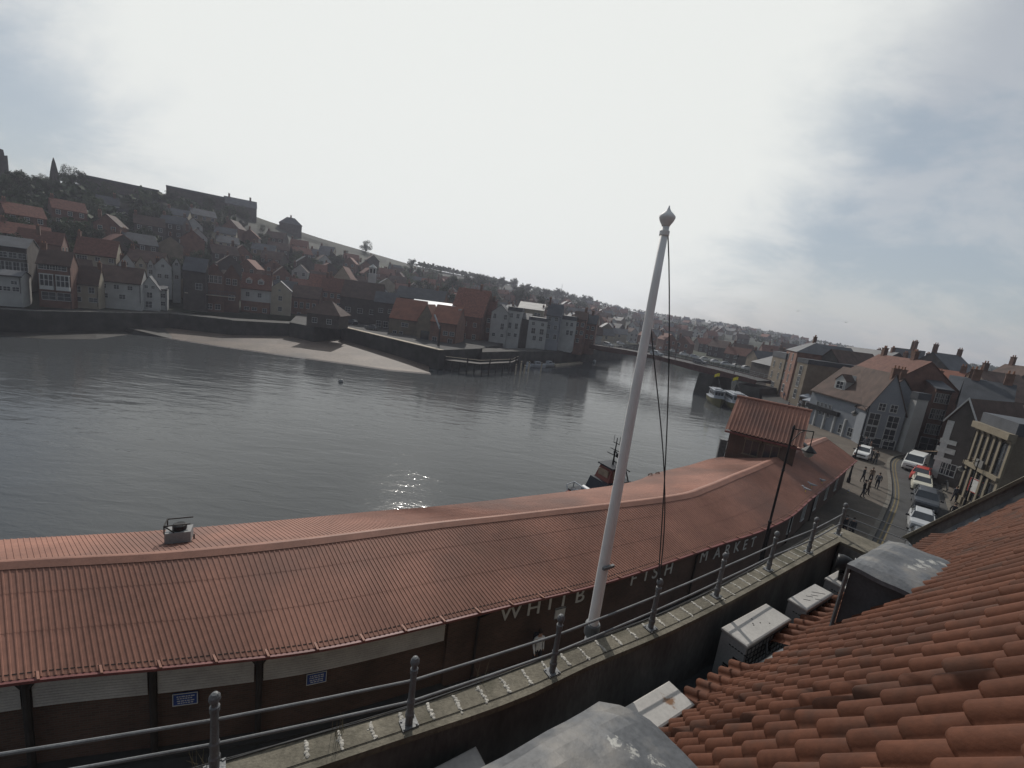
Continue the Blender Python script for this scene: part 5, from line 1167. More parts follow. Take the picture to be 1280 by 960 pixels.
# ------------------------------------------------------------------ people
def person(label, loc, face, h=1.72, top=(.03, .03, .04), leg=(.03, .035, .05), hair=(.03, .02, .015), walk=.17, coat=False, group=None, bag=None):
    sc = h / 1.72; J = []; Ed = []
    def add(p, r, par=None):
        J.append((p, r));
        if par is not None: Ed.append((par, len(J) - 1))
        return len(J) - 1
    pel = add((0, 0, .95), (.155, .115)); wa = add((0, -.01, 1.10), (.135, .10), pel); ch = add((0, 0, 1.30), (.165, .115), wa); nk0 = add((0, 0, 1.45), (.085, .07), ch); nk = add((0, -.012, 1.50), (.052, .055), nk0)
    hd0 = add((0, -.025, 1.58), (.072, .085), nk); hd1 = add((0, -.02, 1.66), (.074, .092), hd0); add((0, -.01, 1.715), (.05, .06), hd1)
    for sg in (-1, 1):
        hip = add((sg * .09, 0, .88), (.095, .10), pel); st = sg * walk
        kn = add((sg * .10, -st * .42 - .02, .50), (.062, .066), hip); an = add((sg * .10, -st * .75 + .04 * abs(st), .09 + (.05 if st < 0 else 0)), (.042, .045), kn); add((sg * .11, -st * .75 - .13, .045), (.04, .032), an)
        sh = add((sg * .19, 0, 1.41), (.062, .062), nk0); el = add((sg * .235, st * .28 + .03, 1.13), (.047, .047), sh); wr = add((sg * .225, st * .45 - .08, .90), (.032, .032), el); add((sg * .22, st * .5 - .11, .81), (.036, .022), wr)
    me = bpy.data.meshes.new('person'); me.from_pydata([(x * sc, y * sc, z * sc) for (x, y, z), r in J], Ed, []); me.update()
    o = bpy.data.objects.new('tmp', me); COL.objects.link(o); sk = o.modifiers.new('skin', 'SKIN'); ss = o.modifiers.new('sub', 'SUBSURF'); ss.levels = 1; ss.render_levels = 1
    for i, (p, r) in enumerate(J): me.skin_vertices[0].data[i].radius = (r[0] * sc, r[1] * sc); me.skin_vertices[0].data[i].use_root = (i == 0)
    dg = bpy.context.evaluated_depsgraph_get(); nm = bpy.data.meshes.new_from_object(o.evaluated_get(dg)); bpy.data.objects.remove(o); bpy.data.meshes.remove(me)
    for m_ in (M('jacket cloth', top, .85, .2, 6), M('trouser cloth', leg, .9, .2, 6), m_skin, m_black): nm.materials.append(m_)
    for pg in nm.polygons:
        c = pg.center / sc; k = 0
        if c.z > 1.49: k = 2
        elif c.z < .09: k = 3
        elif c.z < (.62 if coat else .93) and abs(c.x) < .19: k = 1
        elif c.z < .89 and abs(c.x) >= .19: k = 2
        pg.material_index = k; pg.use_smooth = True
    b = link('person', nm, None, loc); b.rotation_euler.z = face; tag(b, label, 'person', group)
    m = MB(); m.loft([[V(a * math.cos(2 * PI * k / 10), -.005 + a * 1.2 * math.sin(2 * PI * k / 10) + .01, z) for k in range(10)] for a, z in ((.070 * sc, 1.62 * sc), (.084 * sc, 1.66 * sc), (.083 * sc, 1.71 * sc), (.06 * sc, 1.765 * sc), (.02 * sc, 1.79 * sc))]); m.build('hair', M('hair', hair, .8), b)
    m = MB()
    for sg in (-.028, .028): m.box((sg - .009) * sc, (sg + .009) * sc, -.122 * sc, -.108 * sc, 1.632 * sc, 1.645 * sc)
    m.build('eyes', m_black, b)
    if bag: m = MB(); m.loft([[V(x * k, .14 * sc + y, z * sc) for x, y in ((-.15, 0), (.15, 0), (.13, .14), (-.13, .14))] for k, z in ((.8, 1.02), (1, 1.08), (1, 1.36), (.75, 1.44))]); m.build('rucksack', M('rucksack', bag, .8), b)
    return b
GP = 'people on the paved quay'
W_ = lambda x, y: gp(x, y, 3.625)
person('person in black walking at the front left of the trio on the paved quay', W_(1077, 622), 1.0, 1.76, (.02, .02, .024), group=GP)
person('person in dark brown coat beside the person in black, centre of the quay group', W_(1083, 619), .9, 1.7, (.06, .04, .03), (.025, .025, .03), coat=True, group=GP)
person('person walking alone in dark clothes right of the quay group', W_(1095, 611), 2.4, 1.72, (.025, .03, .04), group=GP, bag=(.09, .09, .1))
person('person in dark jacket at the back of the quay group, nearest the market wall', W_(1077, 603), .5, 1.72, (.03, .035, .04), coat=True, group=GP)
person('person in light brown top at the back right of the quay group', W_(1087, 603), -.4, 1.66, (.16, .11, .08), (.05, .05, .06), group=GP)
person('person in black on the left of the pair behind the end railing', W_(1052, 672), .3, 1.74, (.018, .018, .02), (.02, .02, .025), coat=True, group='pair by the end of the railing')
person('person in dark grey on the right of the pair behind the end railing', W_(1061, 674), -.2, 1.68, (.035, .037, .042), (.02, .02, .025), coat=True, group='pair by the end of the railing')
for i, (x, y, lb, tp) in enumerate(((1071, 571, 'person in dark blue standing beside the small white car', (.03, .04, .08)), (1088, 577, 'person in black right of the small white car', (.02, .02, .02)), (1093, 580, 'person in a long dark coat furthest right near the white car', (.03, .03, .03)), (1086, 566, 'person in brown behind the small white car', (.12, .07, .05)), (1080, 560, 'person in grey far back before the grey gable house', (.12, .12, .13)), (1064, 583, 'person by the foot of the far street lamp', (.02, .02, .025)))):
    person(lb, W_(x, y), i * 1.3, 1.7, tp, coat=i % 2 == 0, group='people gathered at the far end of the market')
RP_ = lambda x, y: gp(x, y, 3.71)
for i, (x, y, lb, tp) in enumerate(((1188, 652, 'person in black nearest the verge wall on the right pavement', (.015, .015, .018)), (1191, 628, 'person in grey beside the black railings of the right pavement', (.06, .06, .07)), (1176, 588, 'person in a pale top on the right pavement near the red car', (.3, .28, .25)), (1172, 566, 'person in dark blue on the right pavement near the white van', (.03, .04, .07)))):
    person(lb, RP_(x, y), 2 + i, 1.7, tp, coat=i == 0, group='people on the right pavement')
P = at(676, 812, z=4.3); P = at(676, 803, r=math.hypot(*at(676, 790, z=5.3).xy)); q = at(676, 789, z=5.32)
person('person in a pale jacket with dark straps below the railing beside the market wall', V(q.x, q.y, 3.62), .4, 1.72, (.55, .55, .54), (.03, .03, .04), bag=(.03, .03, .035))
# A-board and bins on the right pavement
def aboard(label, loc, rz):
    t = thing('pavement_board', label, 'pavement sign', loc, rz); m = MB()
    for sg in (-1, 1): m.hexa([(-.32, sg * .28, 0), (.32, sg * .28, 0), (.32, sg * .25, 0), (-.32, sg * .25, 0), (-.32, sg * .05, 1.05), (.32, sg * .05, 1.05), (.32, sg * .02, 1.05), (-.32, sg * .02, 1.05)])
    m.build('panel', m_leadd, t); m = MB(); m.hexa([(-.25, -.262, .2), (.25, -.262, .2), (.25, -.25, .2), (-.25, -.25, .2), (-.25, -.10, .9), (.25, -.10, .9), (.25, -.09, .9), (-.25, -.09, .9)]); m.build('poster', m_acs, t)
aboard('grey pavement board standing by the shop doors on the right pavement', RP_(1180, 612), .6)
sb = gp(1225, 612, 6.2); sgb = thing('hanging_sign', 'white board with a red border above the shop fronts on the right', 'shop sign', sb, math.radians(-100)); m = MB(); m.box(-1.2, 1.2, -.05, .05, -.55, .75); m.build('board', m_letter, sgb); m = MB()
for a, b, c, d in ((-1.2, 1.2, -.55, -.48), (-1.2, 1.2, .68, .75), (-1.2, -1.12, -.48, .68), (1.12, 1.2, -.48, .68)): m.box(a, b, -.07, -.048, c, d)
m.build('border', M('sign red', (.3, .05, .04), .6), sgb)
m = MB(); m.tube([(-.8, .05, .0), (-.8, .5, .2)], .03, 6); m.tube([(.8, .05, .0), (.8, .5, .2)], .03, 6); m.build('bracket', m_lampm, sgb)
# ------------------------------------------------------------------ lamps
def lamp(label, base, H, arm, ang):
    t = thing('street_lamp', label, 'street lamp', base, ang)
    m = MB(); m.lathe([(.16, 0), (.16, .5), (.11, .6), (.10, 1.2), (.075, 1.3), (.06, H * .5), (.085, H * .5 + .03), (.085, H * .5 + .12), (.055, H * .5 + .16), (.05, H * .78), (.075, H * .78 + .05), (.05, H * .78 + .12), (.042, H)], (0, 0, 0), 12); m.lathe([(.07, H), (.05, H + .12), (.01, H + .2)], (0, 0, 0), 8); m.build('pole', m_lampm, t)
    m = MB(); m.tube([(0, 0, H), (arm * .5, 0, H - .01), (arm, 0, H)], .028, 6); m.tube([(0, 0, H - .7), (arm * .35, 0, H - .15), (arm * .6, 0, H)], .02, 6); m.tube([(arm, 0, H), (arm, 0, H - .75)], .022, 6); m.build('arm', m_lampm, t)
    z = H - 1.0; m = MB(); m.lathe([(.03, .30), (.10, .24), (.30, .06), (.33, .0), (.26, -.02)], (arm, 0, z), 10); ln = m.build('lantern', m_lampm, t)
    m = MB(); m.lathe([(.24, -.02), (.22, -.12), (.12, -.26), (.03, -.30)], (arm, 0, z), 10); m.build('globe', m_glassl, ln)
lp = at(951, 690, r=24.5); zt_ = zat(V(at(992, 536, r=24.5).x, at(992, 536, r=24.5).y, 0), 536)
tt = at(992, 536, r=24.5); am = at(1016, 545, r=24.5 * 1.02)
lamp('tall black street lamp with a bracket lantern rising in front of the market roof', V(tt.x, tt.y, 3.55), tt.z - 3.55, (V(am.x, am.y, 0) - V(tt.x, tt.y, 0)).length, math.atan2(am.y - tt.y, am.x - tt.x))
b_ = W_(1060, 603); tz = zat(b_, 509)
lamp('black street lamp at the far corner of the market hall', b_, tz - 3.62, 1.2, 1.9)
for px, py, lb in ((1202, 640, 'short black lamp post on the right pavement before the dark shop fronts'),):
    lamp(lb, RP_(px, py), 5.0, .9, 2.4)
# ------------------------------------------------------------------ quay equipment
b_ = at(897, 601, z=3.45); b_ = at(895, 592, r=45); b_.z = 3.45
hz = zat(b_, 549) - 3.45
dv = thing('quay_crane', 'small grey quay crane with a bent arm beside the upper storey of the market', 'quay crane', b_, -.3)
m = MB(); m.box(-.3, .3, -.3, .3, 0, hz); m.build('column', m_iron, dv)
m = MB(); m.tube([(.1, 0, hz - .15), (.8, 0, hz + .1), (1.5, 0, hz - .1), (1.75, 0, hz - .7)], .11, 8); m.tube([(.25, 0, hz - 1.3), (.9, 0, hz - .1)], .06, 6); m.build('arm', m_iron, dv)
m = MB(); m.tube([(1.7, 0, hz - .6), (1.7, 0, hz - 2.6)], .03, 6); m.lathe([(.12, hz - 2.8), (.14, hz - 2.6), (.05, hz - 2.5)], (1.7, 0, 0), 8); m.build('hoist_cable', m_rope, dv)
b_ = at(812, 606, r=31.5); b_.z = 3.45; hz = zat(b_, 592) - 3.45
ld = thing('quay_ladder', 'pair of rusty tubular ladder hoops at the quay edge behind the market roof', 'ladder', b_, .6)
for dx in (-.25, .25):
    m = MB(); m.tube([(dx * 1.6 + .0, 0, 0), (dx * 1.6, 0, hz - .2), (dx * 1.6 + .08, 0, hz), (dx * 1.6 + .4, 0, hz), (dx * 1.6 + .5, 0, hz - .2), (dx * 1.6 + .5, 0, 0)], .04, 6); m.build('hoop', M('rust brown', (.12, .06, .04), .8), ld)
# ------------------------------------------------------------------ boats
def hull(L, Wd, H, sheer=.25, n=12, z0=-.3):
    rg = []
    for i in range(n + 1):
        a = i / n; x = lerp(-L / 2, L / 2, a); w = Wd / 2 * (1 - max(0, (a - .55) / .45) ** 2.2) * (.86 + .14 * min(1, a * 5)) + .02; h = H * (1 + sheer * (max(0, a - .4) / .6) ** 2)
        rg.append([V(x, -w, h), V(x - .1 * (a > .9), -w * .9, h * .4), V(x - .25 * (a > .9), -w * .55, z0), V(x - .25 * (a > .9), w * .55, z0), V(x - .1 * (a > .9), w * .9, h * .4), V(x, w, h)])
    m = MB(); m.loft(rg); return m, rg
m_hy = M('yellow hull', (.11, .10, .04), .5, .15, 1); m_bw = M('boat white', (.34, .36, .39), .4, .1, 1); m_red = M('boat red', (.17, .05, .038), .5, .15, 1); m_navy = M('boat navy', (.022, .025, .035), .5, .15, 1); m_flag = M('flag yellow', (.65, .55, .05), .8)
def tourboat(label, wl_px, L, Wd, mast, ang, big=True):
    p = at(*wl_px, z=0); t = thing('tour_boat', label, 'boat', (p.x, p.y, 0), ang, 'yellow tour boats moored below the bridge')
    m, rg = hull(L, Wd, 1.5, .35); m.build('hull', m_hy, t)
    m = MB(); m.loft([[r[0] + V(0, 0, .0), r[0] + V(0, 0, .18), r[5] + V(0, 0, .18), r[5]] for r in rg[:11]]); m.build('gunwale', m_bw, t)
    m = MB(); x0, x1 = -L * .38, L * .22; w_ = Wd * .36; m.hexa([(x0, -w_, 1.5), (x1, -w_, 1.5), (x1, w_, 1.5), (x0, w_, 1.5), (x0, -w_ * .92, 3.4), (x1 - .4, -w_ * .92, 3.4), (x1 - .4, w_ * .92, 3.4), (x0, w_ * .92, 3.4)]); cb2 = m.build('cabin', m_bw, t)
    m = MB()
    for k in range(5):
        a = lerp(x0 + .4, x1 - 1.4, k / 4)
        for sg in (-1, 1): m.box(a, a + .9, sg * w_ * .965 - .04, sg * w_ * .965 + .04, 2.3, 3.0)
    for k in range(3): m.box(x1 - .28, x1 - .1, lerp(-w_ * .8, w_ * .3, k / 2), lerp(-w_ * .8, w_ * .3, k / 2) + w_ * .45, 2.4, 3.1); m.box(x0 - .03, x0 + .05, lerp(-w_ * .8, w_ * .3, k / 2), lerp(-w_ * .8, w_ * .3, k / 2) + w_ * .45, 2.3, 3.0)
    m.build('cabin_window', m_glass, cb2)
    m = MB(); m.box(x0 - .3, x1 + .1, -w_ * 1.12, w_ * 1.12, 3.41, 3.56); m.box(x0 + 1, x1 - 1, -w_ * .8, w_ * .8, 3.56, 3.8); m.build('canopy', m_bw, t)
    m = MB(); mz = mast * .96; m.tube([(x0 + L * .2, 0, 3.5), (x0 + L * .2, 0, mz)], .07, 6); m.tube([(x0 + L * .2, 0, mz * .8), (x1 + 1, 0, 3.6)], .03, 5); m.tube([(x0 + L * .2, 0, mz * .8), (x0, 0, 3.6)], .03, 5); m.tube([(x0 + L * .2, -1, 4.6), (x0 + L * .2, 1, 4.6)], .04, 5); m.build('mast', m_lampm, t)
    m = MB(); X = x0 + L * .2; gr = [[V(X + .04, -a * .3, mz - b * .75 + .12 * math.sin(a * 5) - a * .25) + V(.14 * math.sin(a * 6), -a * .8, 0) for b in (0, 1)] for a in (0, .25, .5, .75, 1)]
    for a, b in zip(gr, gr[1:]): m.hexa([a[1], b[1], b[1] + V(.02, 0, 0), a[1] + V(.02, 0, 0), a[0], b[0], b[0] + V(.02, 0, 0), a[0] + V(.02, 0, 0)])
    m.build('flag', m_flag, t); return t
tourboat('yellow tour boat with a yellow flag, left of the two moored below the bridge', (894, 505), 8.5, 3.2, 7.6, math.radians(-100))
tourboat('larger yellow tour boat with a white canopy, right of the moored pair', (918, 511), 10.5, 4.4, 7.6, math.radians(-98))
p = at(746, 642, z=0); rb_ = thing('workboat', 'red workboat with a dark wheelhouse and crowded mast behind the market roof', 'boat', (p.x, p.y, 0), math.radians(212))
m, rg = hull(8.0, 3.0, 1.9, .4); m.build('hull', m_red, rb_)
m = MB(); m.loft([[r[0], r[0] + V(0, 0, .14), r[5] + V(0, 0, .14), r[5]] for r in rg[:12]]); m.build('gunwale', m_navy, rb_)
ztop_ = zat(p, 548)
m = MB(); m.hexa([(-2.6, -1.2, 1.9), (1.0, -1.2, 1.9), (1.0, 1.2, 1.9), (-2.6, 1.2, 1.9), (-2.4, -1.1, 3.3), (.5, -1.1, 3.3), (.5, 1.1, 3.3), (-2.4, 1.1, 3.3)]); m.build('deckhouse', m_navy, rb_)
m = MB(); m.hexa([(-1.7, -.9, 3.3), (.2, -.9, 3.3), (.2, .9, 3.3), (-1.7, .9, 3.3), (-1.5, -.75, 4.5), (-.2, -.75, 4.5), (-.2, .75, 4.5), (-1.5, .75, 4.5)]); whh = m.build('wheelhouse', m_red, rb_)
m = MB(); m.box(-1.45, -.3, -.86, .86, 3.65, 4.25); m.box(-1.68, .12, -.6, .6, 3.65, 4.2); m.build('wheelhouse_window', M('amber glass', (.30, .22, .16), .3), whh)
m = MB(); m.box(-1.7, 0, -.95, .95, 4.5, 4.62); m.build('wheelhouse_roof', m_navy, rb_)
m = MB(); X = -.9; m.tube([(X, 0, 4.6), (X, 0, ztop_)], [.09, .04], 6)
for z_, w_ in ((.35, .9), (.55, .6), (.8, .35)): q = lerp(4.6, ztop_, z_); m.tube([(X, -w_, q), (X, w_, q)], .04, 5)
for sg in (-1, 1): m.tube([(X - 1.3, sg * .9, 3.3), (X - .8, sg * .7, 4.7), (X, sg * .1, lerp(4.6, ztop_, .5))], .06, 6); m.tube([(X, sg * .35, lerp(4.6, ztop_, .8)), (X, sg * .35, ztop_ + .2)], .02, 5)
m.box(X - .2, X + .2, .35, .7, lerp(4.6, ztop_, .35), lerp(4.6, ztop_, .35) + .35); m.tube([(X, 0, 5.0), (X + .3, 2.3, 4.9)], .05, 5); m.build('mast', m_lampm, rb_)
m = MB(); m.tube([(2.2, -1.2, 1.9), (2.2, -1.2, 2.8), (2.2, 1.2, 2.8), (2.2, 1.2, 1.9)], .06, 6); m.tube([(3.8, 0, 2.4), (3.6, -.5, 3.0), (2.2, -1.2, 2.8)], .04, 6); m.tube([(3.8, 0, 2.4), (3.6, .5, 3.0), (2.2, 1.2, 2.8)], .04, 6); m.build('bow_rail', m_bw, rb_)
m = MB(); m.loft([[V(1.4 + .25 * math.cos(a), y, 2.35 + .25 * math.sin(a)) for a in [2 * PI * k / 8 for k in range(8)]] for y in (-.8, .8)]); m.build('winch', m_bw, rb_)
# small boats under the white houses
for i, (x, y, L, lb) in enumerate(((672, 459, 5.5, 'white motor boat moored at the pontoon below the white houses'), (686, 458, 6, 'low grey launch at the landward end of the pontoon'), (660, 460, 4, 'tiny dinghy left of the white motor boat'), (686, 451, 6, 'white cabin boat behind the pontoon'))):
    p = at(x, y, z=0); t = thing('motor_boat', lb, 'boat', (p.x, p.y, 0), .4 + i * .5); m, rg = hull(L, L * .36, .8, .3); m.build('hull', m_bw if i % 2 == 0 or i == 3 else m_acs, t)
    m = MB(); m.hexa([(-L * .2, -.6, .75), (L * .2, -.6, .75), (L * .2, .6, .75), (-L * .2, .6, .75), (-L * .18, -.5, 1.7), (L * .1, -.5, 1.7), (L * .1, .5, 1.7), (-L * .18, .5, 1.7)]); c_ = m.build('cabin', m_bw, t); m = MB(); m.box(-L * .15, L * .08, -.58, .58, 1.15, 1.5); m.build('cabin_window', m_glass, c_)
p0, p1 = at(688, 457, z=0), at(722, 453, z=0); t = thing('pontoon', 'pale floating pontoon sticking out below the white houses', 'pontoon', (p0.x, p0.y, 0)); n_ = (p1 - p0).normalized().cross(V(0, 0, 1)); m = MB(); m.prism([p0, p1, p1 + n_ * 2, p0 + n_ * 2], (0, 0, .45)); m.build('deck', m_quayl, t, True)
m = MB()
for q in (.1, .5, .9): c = p0.lerp(p1, q) - n_ * .2; m.lathe([(.15, -1), (.15, 2.2)], (c.x, c.y, 0), 8)
m.build('pile', m_timber, t, True)
p = at(743, 452, z=.3); by = thing('mooring_buoy', 'round white mooring buoy floating near the bridge', 'buoy', (p.x, p.y, 0)); m = MB(); m.lathe([(.05, -.3), (.5, -.1), (.7, .3), (.5, .75), (.1, .9), (.1, 1.1), (.02, 1.12)], (0, 0, 0), 12); m.build('float', m_bw, by); m = MB(); m.tube([(-.12, 0, 1.1), (0, 0, 1.3), (.12, 0, 1.1)], .03, 5); m.build('ring', m_iron, by)
p = at(426, 477, z=.1); by = thing('mooring_buoy', 'small pale buoy off the beach in the middle of the dark water', 'buoy', (p.x, p.y, 0)); m = MB(); m.lathe([(.05, -.2), (.35, -.05), (.45, .2), (.3, .5), (.05, .6)], (0, 0, 0), 10); m.build('float', m_acs, by); m = MB(); m.tube([(-.1, 0, .58), (0, 0, .75), (.1, 0, .58)], .03, 5); m.build('ring', m_iron, by)
# timber jetty between the wharf and the white houses
jt = thing('timber_jetty', 'dark timber jetty on piles between the wharf and the white houses', 'jetty', (at(590, 452, z=0).x, at(590, 452, z=0).y, 0))
P = [at(*q, z=2.6) for q in ((556, 450), (600, 455), (640, 453), (648, 449))]; m = MB(); Q = [p + V(-p.x, -p.y, 0).normalized() * -2.5 for p in P]
m.loft([[V(a.x, a.y, 2.3), V(b.x, b.y, 2.3), V(b.x, b.y, 2.6), V(a.x, a.y, 2.6)] for a, b in zip(P, Q)]); m.build('deck', m_timber, jt, True)
m = MB(); m.loft([[V(a.x, a.y, 3.4), V(b.x, b.y, 3.4), V(b.x, b.y, 3.5), V(a.x, a.y, 3.5)] for a, b in zip(P, [p.lerp(q, .06) for p, q in zip(P, Q)])]); m.build('handrail', m_quayl, jt, True)
for i in range(15):
    q = i / 14 * 2.999; a = P[int(q)].lerp(P[int(q) + 1], q % 1); m = MB(); m.lathe([(.2, -1.5), (.17, 2.35 if i % 3 else 3.6)], (a.x, a.y, 0), 8); m.build('pile', m_timber, jt, True)
for i, (x, y, hh) in enumerate(((644, 468, 2.6), (650, 468, 3.4), (655, 467, 2.2), (660, 466, 3.0), (676, 464, 2.4))):
    p = at(x, y, z=0); t = thing('mooring_pile', 'pale weathered mooring pile standing in the water before the quay wall below the white houses', 'mooring pile', (p.x, p.y, 0), group='mooring piles by the pontoon'); m = MB(); m.lathe([(.22, -1), (.19, hh), (.1, hh + .05)], (0, 0, 0), 8); m.build('post', m_quayl, t); m = MB(); m.lathe([(.24, hh - .3), (.24, hh - .1)], (0, 0, 0), 8); m.build('band', m_timber, t)
# flat crane jib on the wharf
p = at(548, 432, z=4.7); t = thing('jib_crane', 'small dark jib crane with a white jib on the far wharf', 'crane', (p.x, p.y, 4.66), 0); m = MB(); m.lathe([(.4, 0), (.25, .3), (.2, 5)], (0, 0, 0), 8); m.build('column', m_timber, t); m = MB(); m.tube([(0, 0, 4.2), (-1.8, .4, 7.6)], .22, 6); m.build('jib', m_bw, t); m = MB(); m.tube([(0, 0, 4.9), (-1.8, .4, 7.6)], .04, 5); m.tube([(-1.8, .4, 7.6), (-1.8, .4, 3)], .03, 5); m.build('hoist_cable', m_rope, t)
p = at(571, 428, z=4.7); t = thing('lamp_mast', 'slim pale mast standing at the right end of the far wharf', 'mast', (p.x, p.y, 4.66)); m = MB(); m.lathe([(.16, 0), (.1, 9)], (0, 0, 0), 8); m.build('pole', m_quayl, t); m = MB(); m.box(-.5, .5, -.25, .25, 8.4, 9.4); m.build('lamp_head', m_acs, t)
# ------------------------------------------------------------------ swing bridge
a, b = at(732, 427, z=7.4), at(968, 478, z=6.4)
b = at(955, 476, z=6.6)
br = thing('swing_bridge', 'low swing bridge with rust red girders and pale railings across the river', 'bridge', (a.x, a.y, 0)); u = V(b.x - a.x, b.y - a.y, 0); L = u.length; u.normalize(); n_ = V(-u.y, u.x, 0)
def bq(s, o, z): p = a + u * s + n_ * o; return V(p.x, p.y, z)
m = MB(); zt = lambda s: 6.6 + 1.0 * (1 - (2 * s / L - 1) ** 2)
for k in range(24):
    s0, s1 = L * k / 24, L * (k + 1) / 24; m.hexa([bq(s0, -4, zt(s0) - .35), bq(s1, -4, zt(s1) - .35), bq(s1, 4, zt(s1) - .35), bq(s0, 4, zt(s0) - .35), bq(s0, -4, zt(s0)), bq(s1, -4, zt(s1)), bq(s1, 4, zt(s1)), bq(s0, 4, zt(s0))])
m.build('deck', m_road, br, True)
for o in (-4.15, 4.15):
    m = MB()
    for k in range(24):
        s0, s1 = L * k / 24, L * (k + 1) / 24; dp = lambda s: .9 + .6 * abs(math.sin(PI * s / L * 2)) ** 2
        m.hexa([bq(s0, o - .12, zt(s0) - dp(s0)), bq(s1, o - .12, zt(s1) - dp(s1)), bq(s1, o + .12, zt(s1) - dp(s1)), bq(s0, o + .12, zt(s0) - dp(s0)), bq(s0, o - .12, zt(s0) + .15), bq(s1, o - .12, zt(s1) + .15), bq(s1, o + .12, zt(s1) + .15), bq(s0, o + .12, zt(s0) + .15)])
    m.build('girder', M('girder rust red', (.075, .035, .03), .7), br, True)
    m = MB()
    for k in range(48): s = L * (k + .5) / 48; p = bq(s, o, zt(s) + .1); m.tube([p, p + V(0, 0, 1.1)], .035, 5)
    m.tube([bq(L * k / 24, o, zt(L * k / 24) + 1.2) for k in range(25)], .05, 5); m.tube([bq(L * k / 24, o, zt(L * k / 24) + .7) for k in range(25)], .03, 5); m.build('railing', m_acs, br, True)
for s, w_ in ((L * .80, 5), (L * .98, 7)):
    m = MB(); m.hexa([bq(s - w_ * .5, -5.5, -2), bq(s + w_ * .5, -5.5, -2), bq(s + w_ * .5, 5.5, -2), bq(s - w_ * .5, 5.5, -2), bq(s - w_ * .4, -5, zt(s) - 1.6), bq(s + w_ * .4, -5, zt(s) - 1.6), bq(s + w_ * .4, 5, zt(s) - 1.6), bq(s - w_ * .4, 5, zt(s) - 1.6)]); m.build('pier', m_quay, br, True)
for s in (.04, .62, .9):
    m = MB(); p = bq(L * s, -3, zt(L * s)); m.lathe([(.08, 0), (.06, 4.6)], (p.x, p.y, p.z), 8); m.lathe([(.25, 4.6), (.3, 4.9), (.05, 5.2)], (p.x, p.y, p.z), 8); m.build('lamp_standard', m_lampm, br, True)
for i, (s, o, c_, lb) in enumerate(((.15, 1.5, (.6, .6, .6), 'white car crossing the left half of the swing bridge'), (.5, -1.5, (.4, .42, .45), 'silver car crossing the middle of the swing bridge'), (.7, 1.6, (.05, .05, .06), 'dark car crossing the right half of the swing bridge'))):
    c = bq(L * s, o, zt(L * s) + .01); car(lb, 'hatch', c, math.atan2(u.y, u.x), c_)
# dark quay wall under the west side bridge end
wq = thing('quay_wall', 'dark quay wall of the right bank running from the market to the bridge', 'quay wall', (50, 84, 0)); m = MB()
P = [V(x, y, 0) for x, y in QE[3:10]]
for p, q in zip(P, P[1:]):
    t_ = (q - p).normalized(); o_ = V(-t_.y, t_.x, 0) * .6; m.hexa([p + V(0, 0, -1), q + V(0, 0, -1), q + o_ + V(0, 0, -1), p + o_ + V(0, 0, -1), p + V(0, 0, 3.4), q + V(0, 0, 3.4), q + o_ + V(0, 0, 3.4), p + o_ + V(0, 0, 3.4)])
m.build('stone_wall', m_quay, wq, True)
m = MB()
for p, q in zip(P[2:], P[3:]):
    n__ = int((q - p).length / 1.6)
    for k in range(n__): c = p.lerp(q, k / n__) - V(.3, -.2, 0); m.lathe([(.05, 3.4), (.05, 4.5)], (c.x, c.y, 0), 5)
    m.tube([p + V(-.3, .2, 4.45), q + V(-.3, .2, 4.45)], .05, 5); m.tube([p + V(-.3, .2, 4.0), q + V(-.3, .2, 4.0)], .03, 5)
m.build('white_railing', m_bw, wq, True)
r2 = random.Random(21)
for i in range(26):
    q = r2.random(); p = V(50, 80, 0).lerp(V(64, 108, 0), q) + V(r2.uniform(2, 10), r2.uniform(-2, 2), 0); p.z = 3.5
    person('person in the dense distant crowd on the quay below the bridge end buildings', p, r2.uniform(0, 6), 1.7, r2.choice([(.03, .03, .04), (.4, .4, .4), (.12, .05, .04), (.05, .07, .12), (.3, .28, .24)]), group='crowd by the bridge')
for i in range(6):
    p = V(56, 82, 3.5).lerp(V(72, 112, 3.5), i / 5) + V(1.5, 0, 0); t = thing('market_stall', 'small white topped stall in the row along the crowded quay by the bridge', 'stall', p, .6, 'stalls on the crowded quay'); m = MB()
    m.loft([[V(a * k, b * k, z) for a, b in ((-1.3, -1.1), (1.3, -1.1), (1.3, 1.1), (-1.3, 1.1))] for k, z in ((1, 2.2), (1, 2.4), (.1, 3.0))]); m.build('canopy', m_bw, t); m = MB()
    for sx in (-1.2, 1.2):
        for sy in (-1, 1): m.tube([(sx, sy, 0), (sx, sy, 2.2)], .04, 5)
    m.build('frame', m_acs, t); m = MB(); m.box(-1.1, 1.1, -.9, -.4, .7, .85); m.box(-1.05, 1.05, -.85, -.45, 0, .7); m.build('counter', m_navy, t)
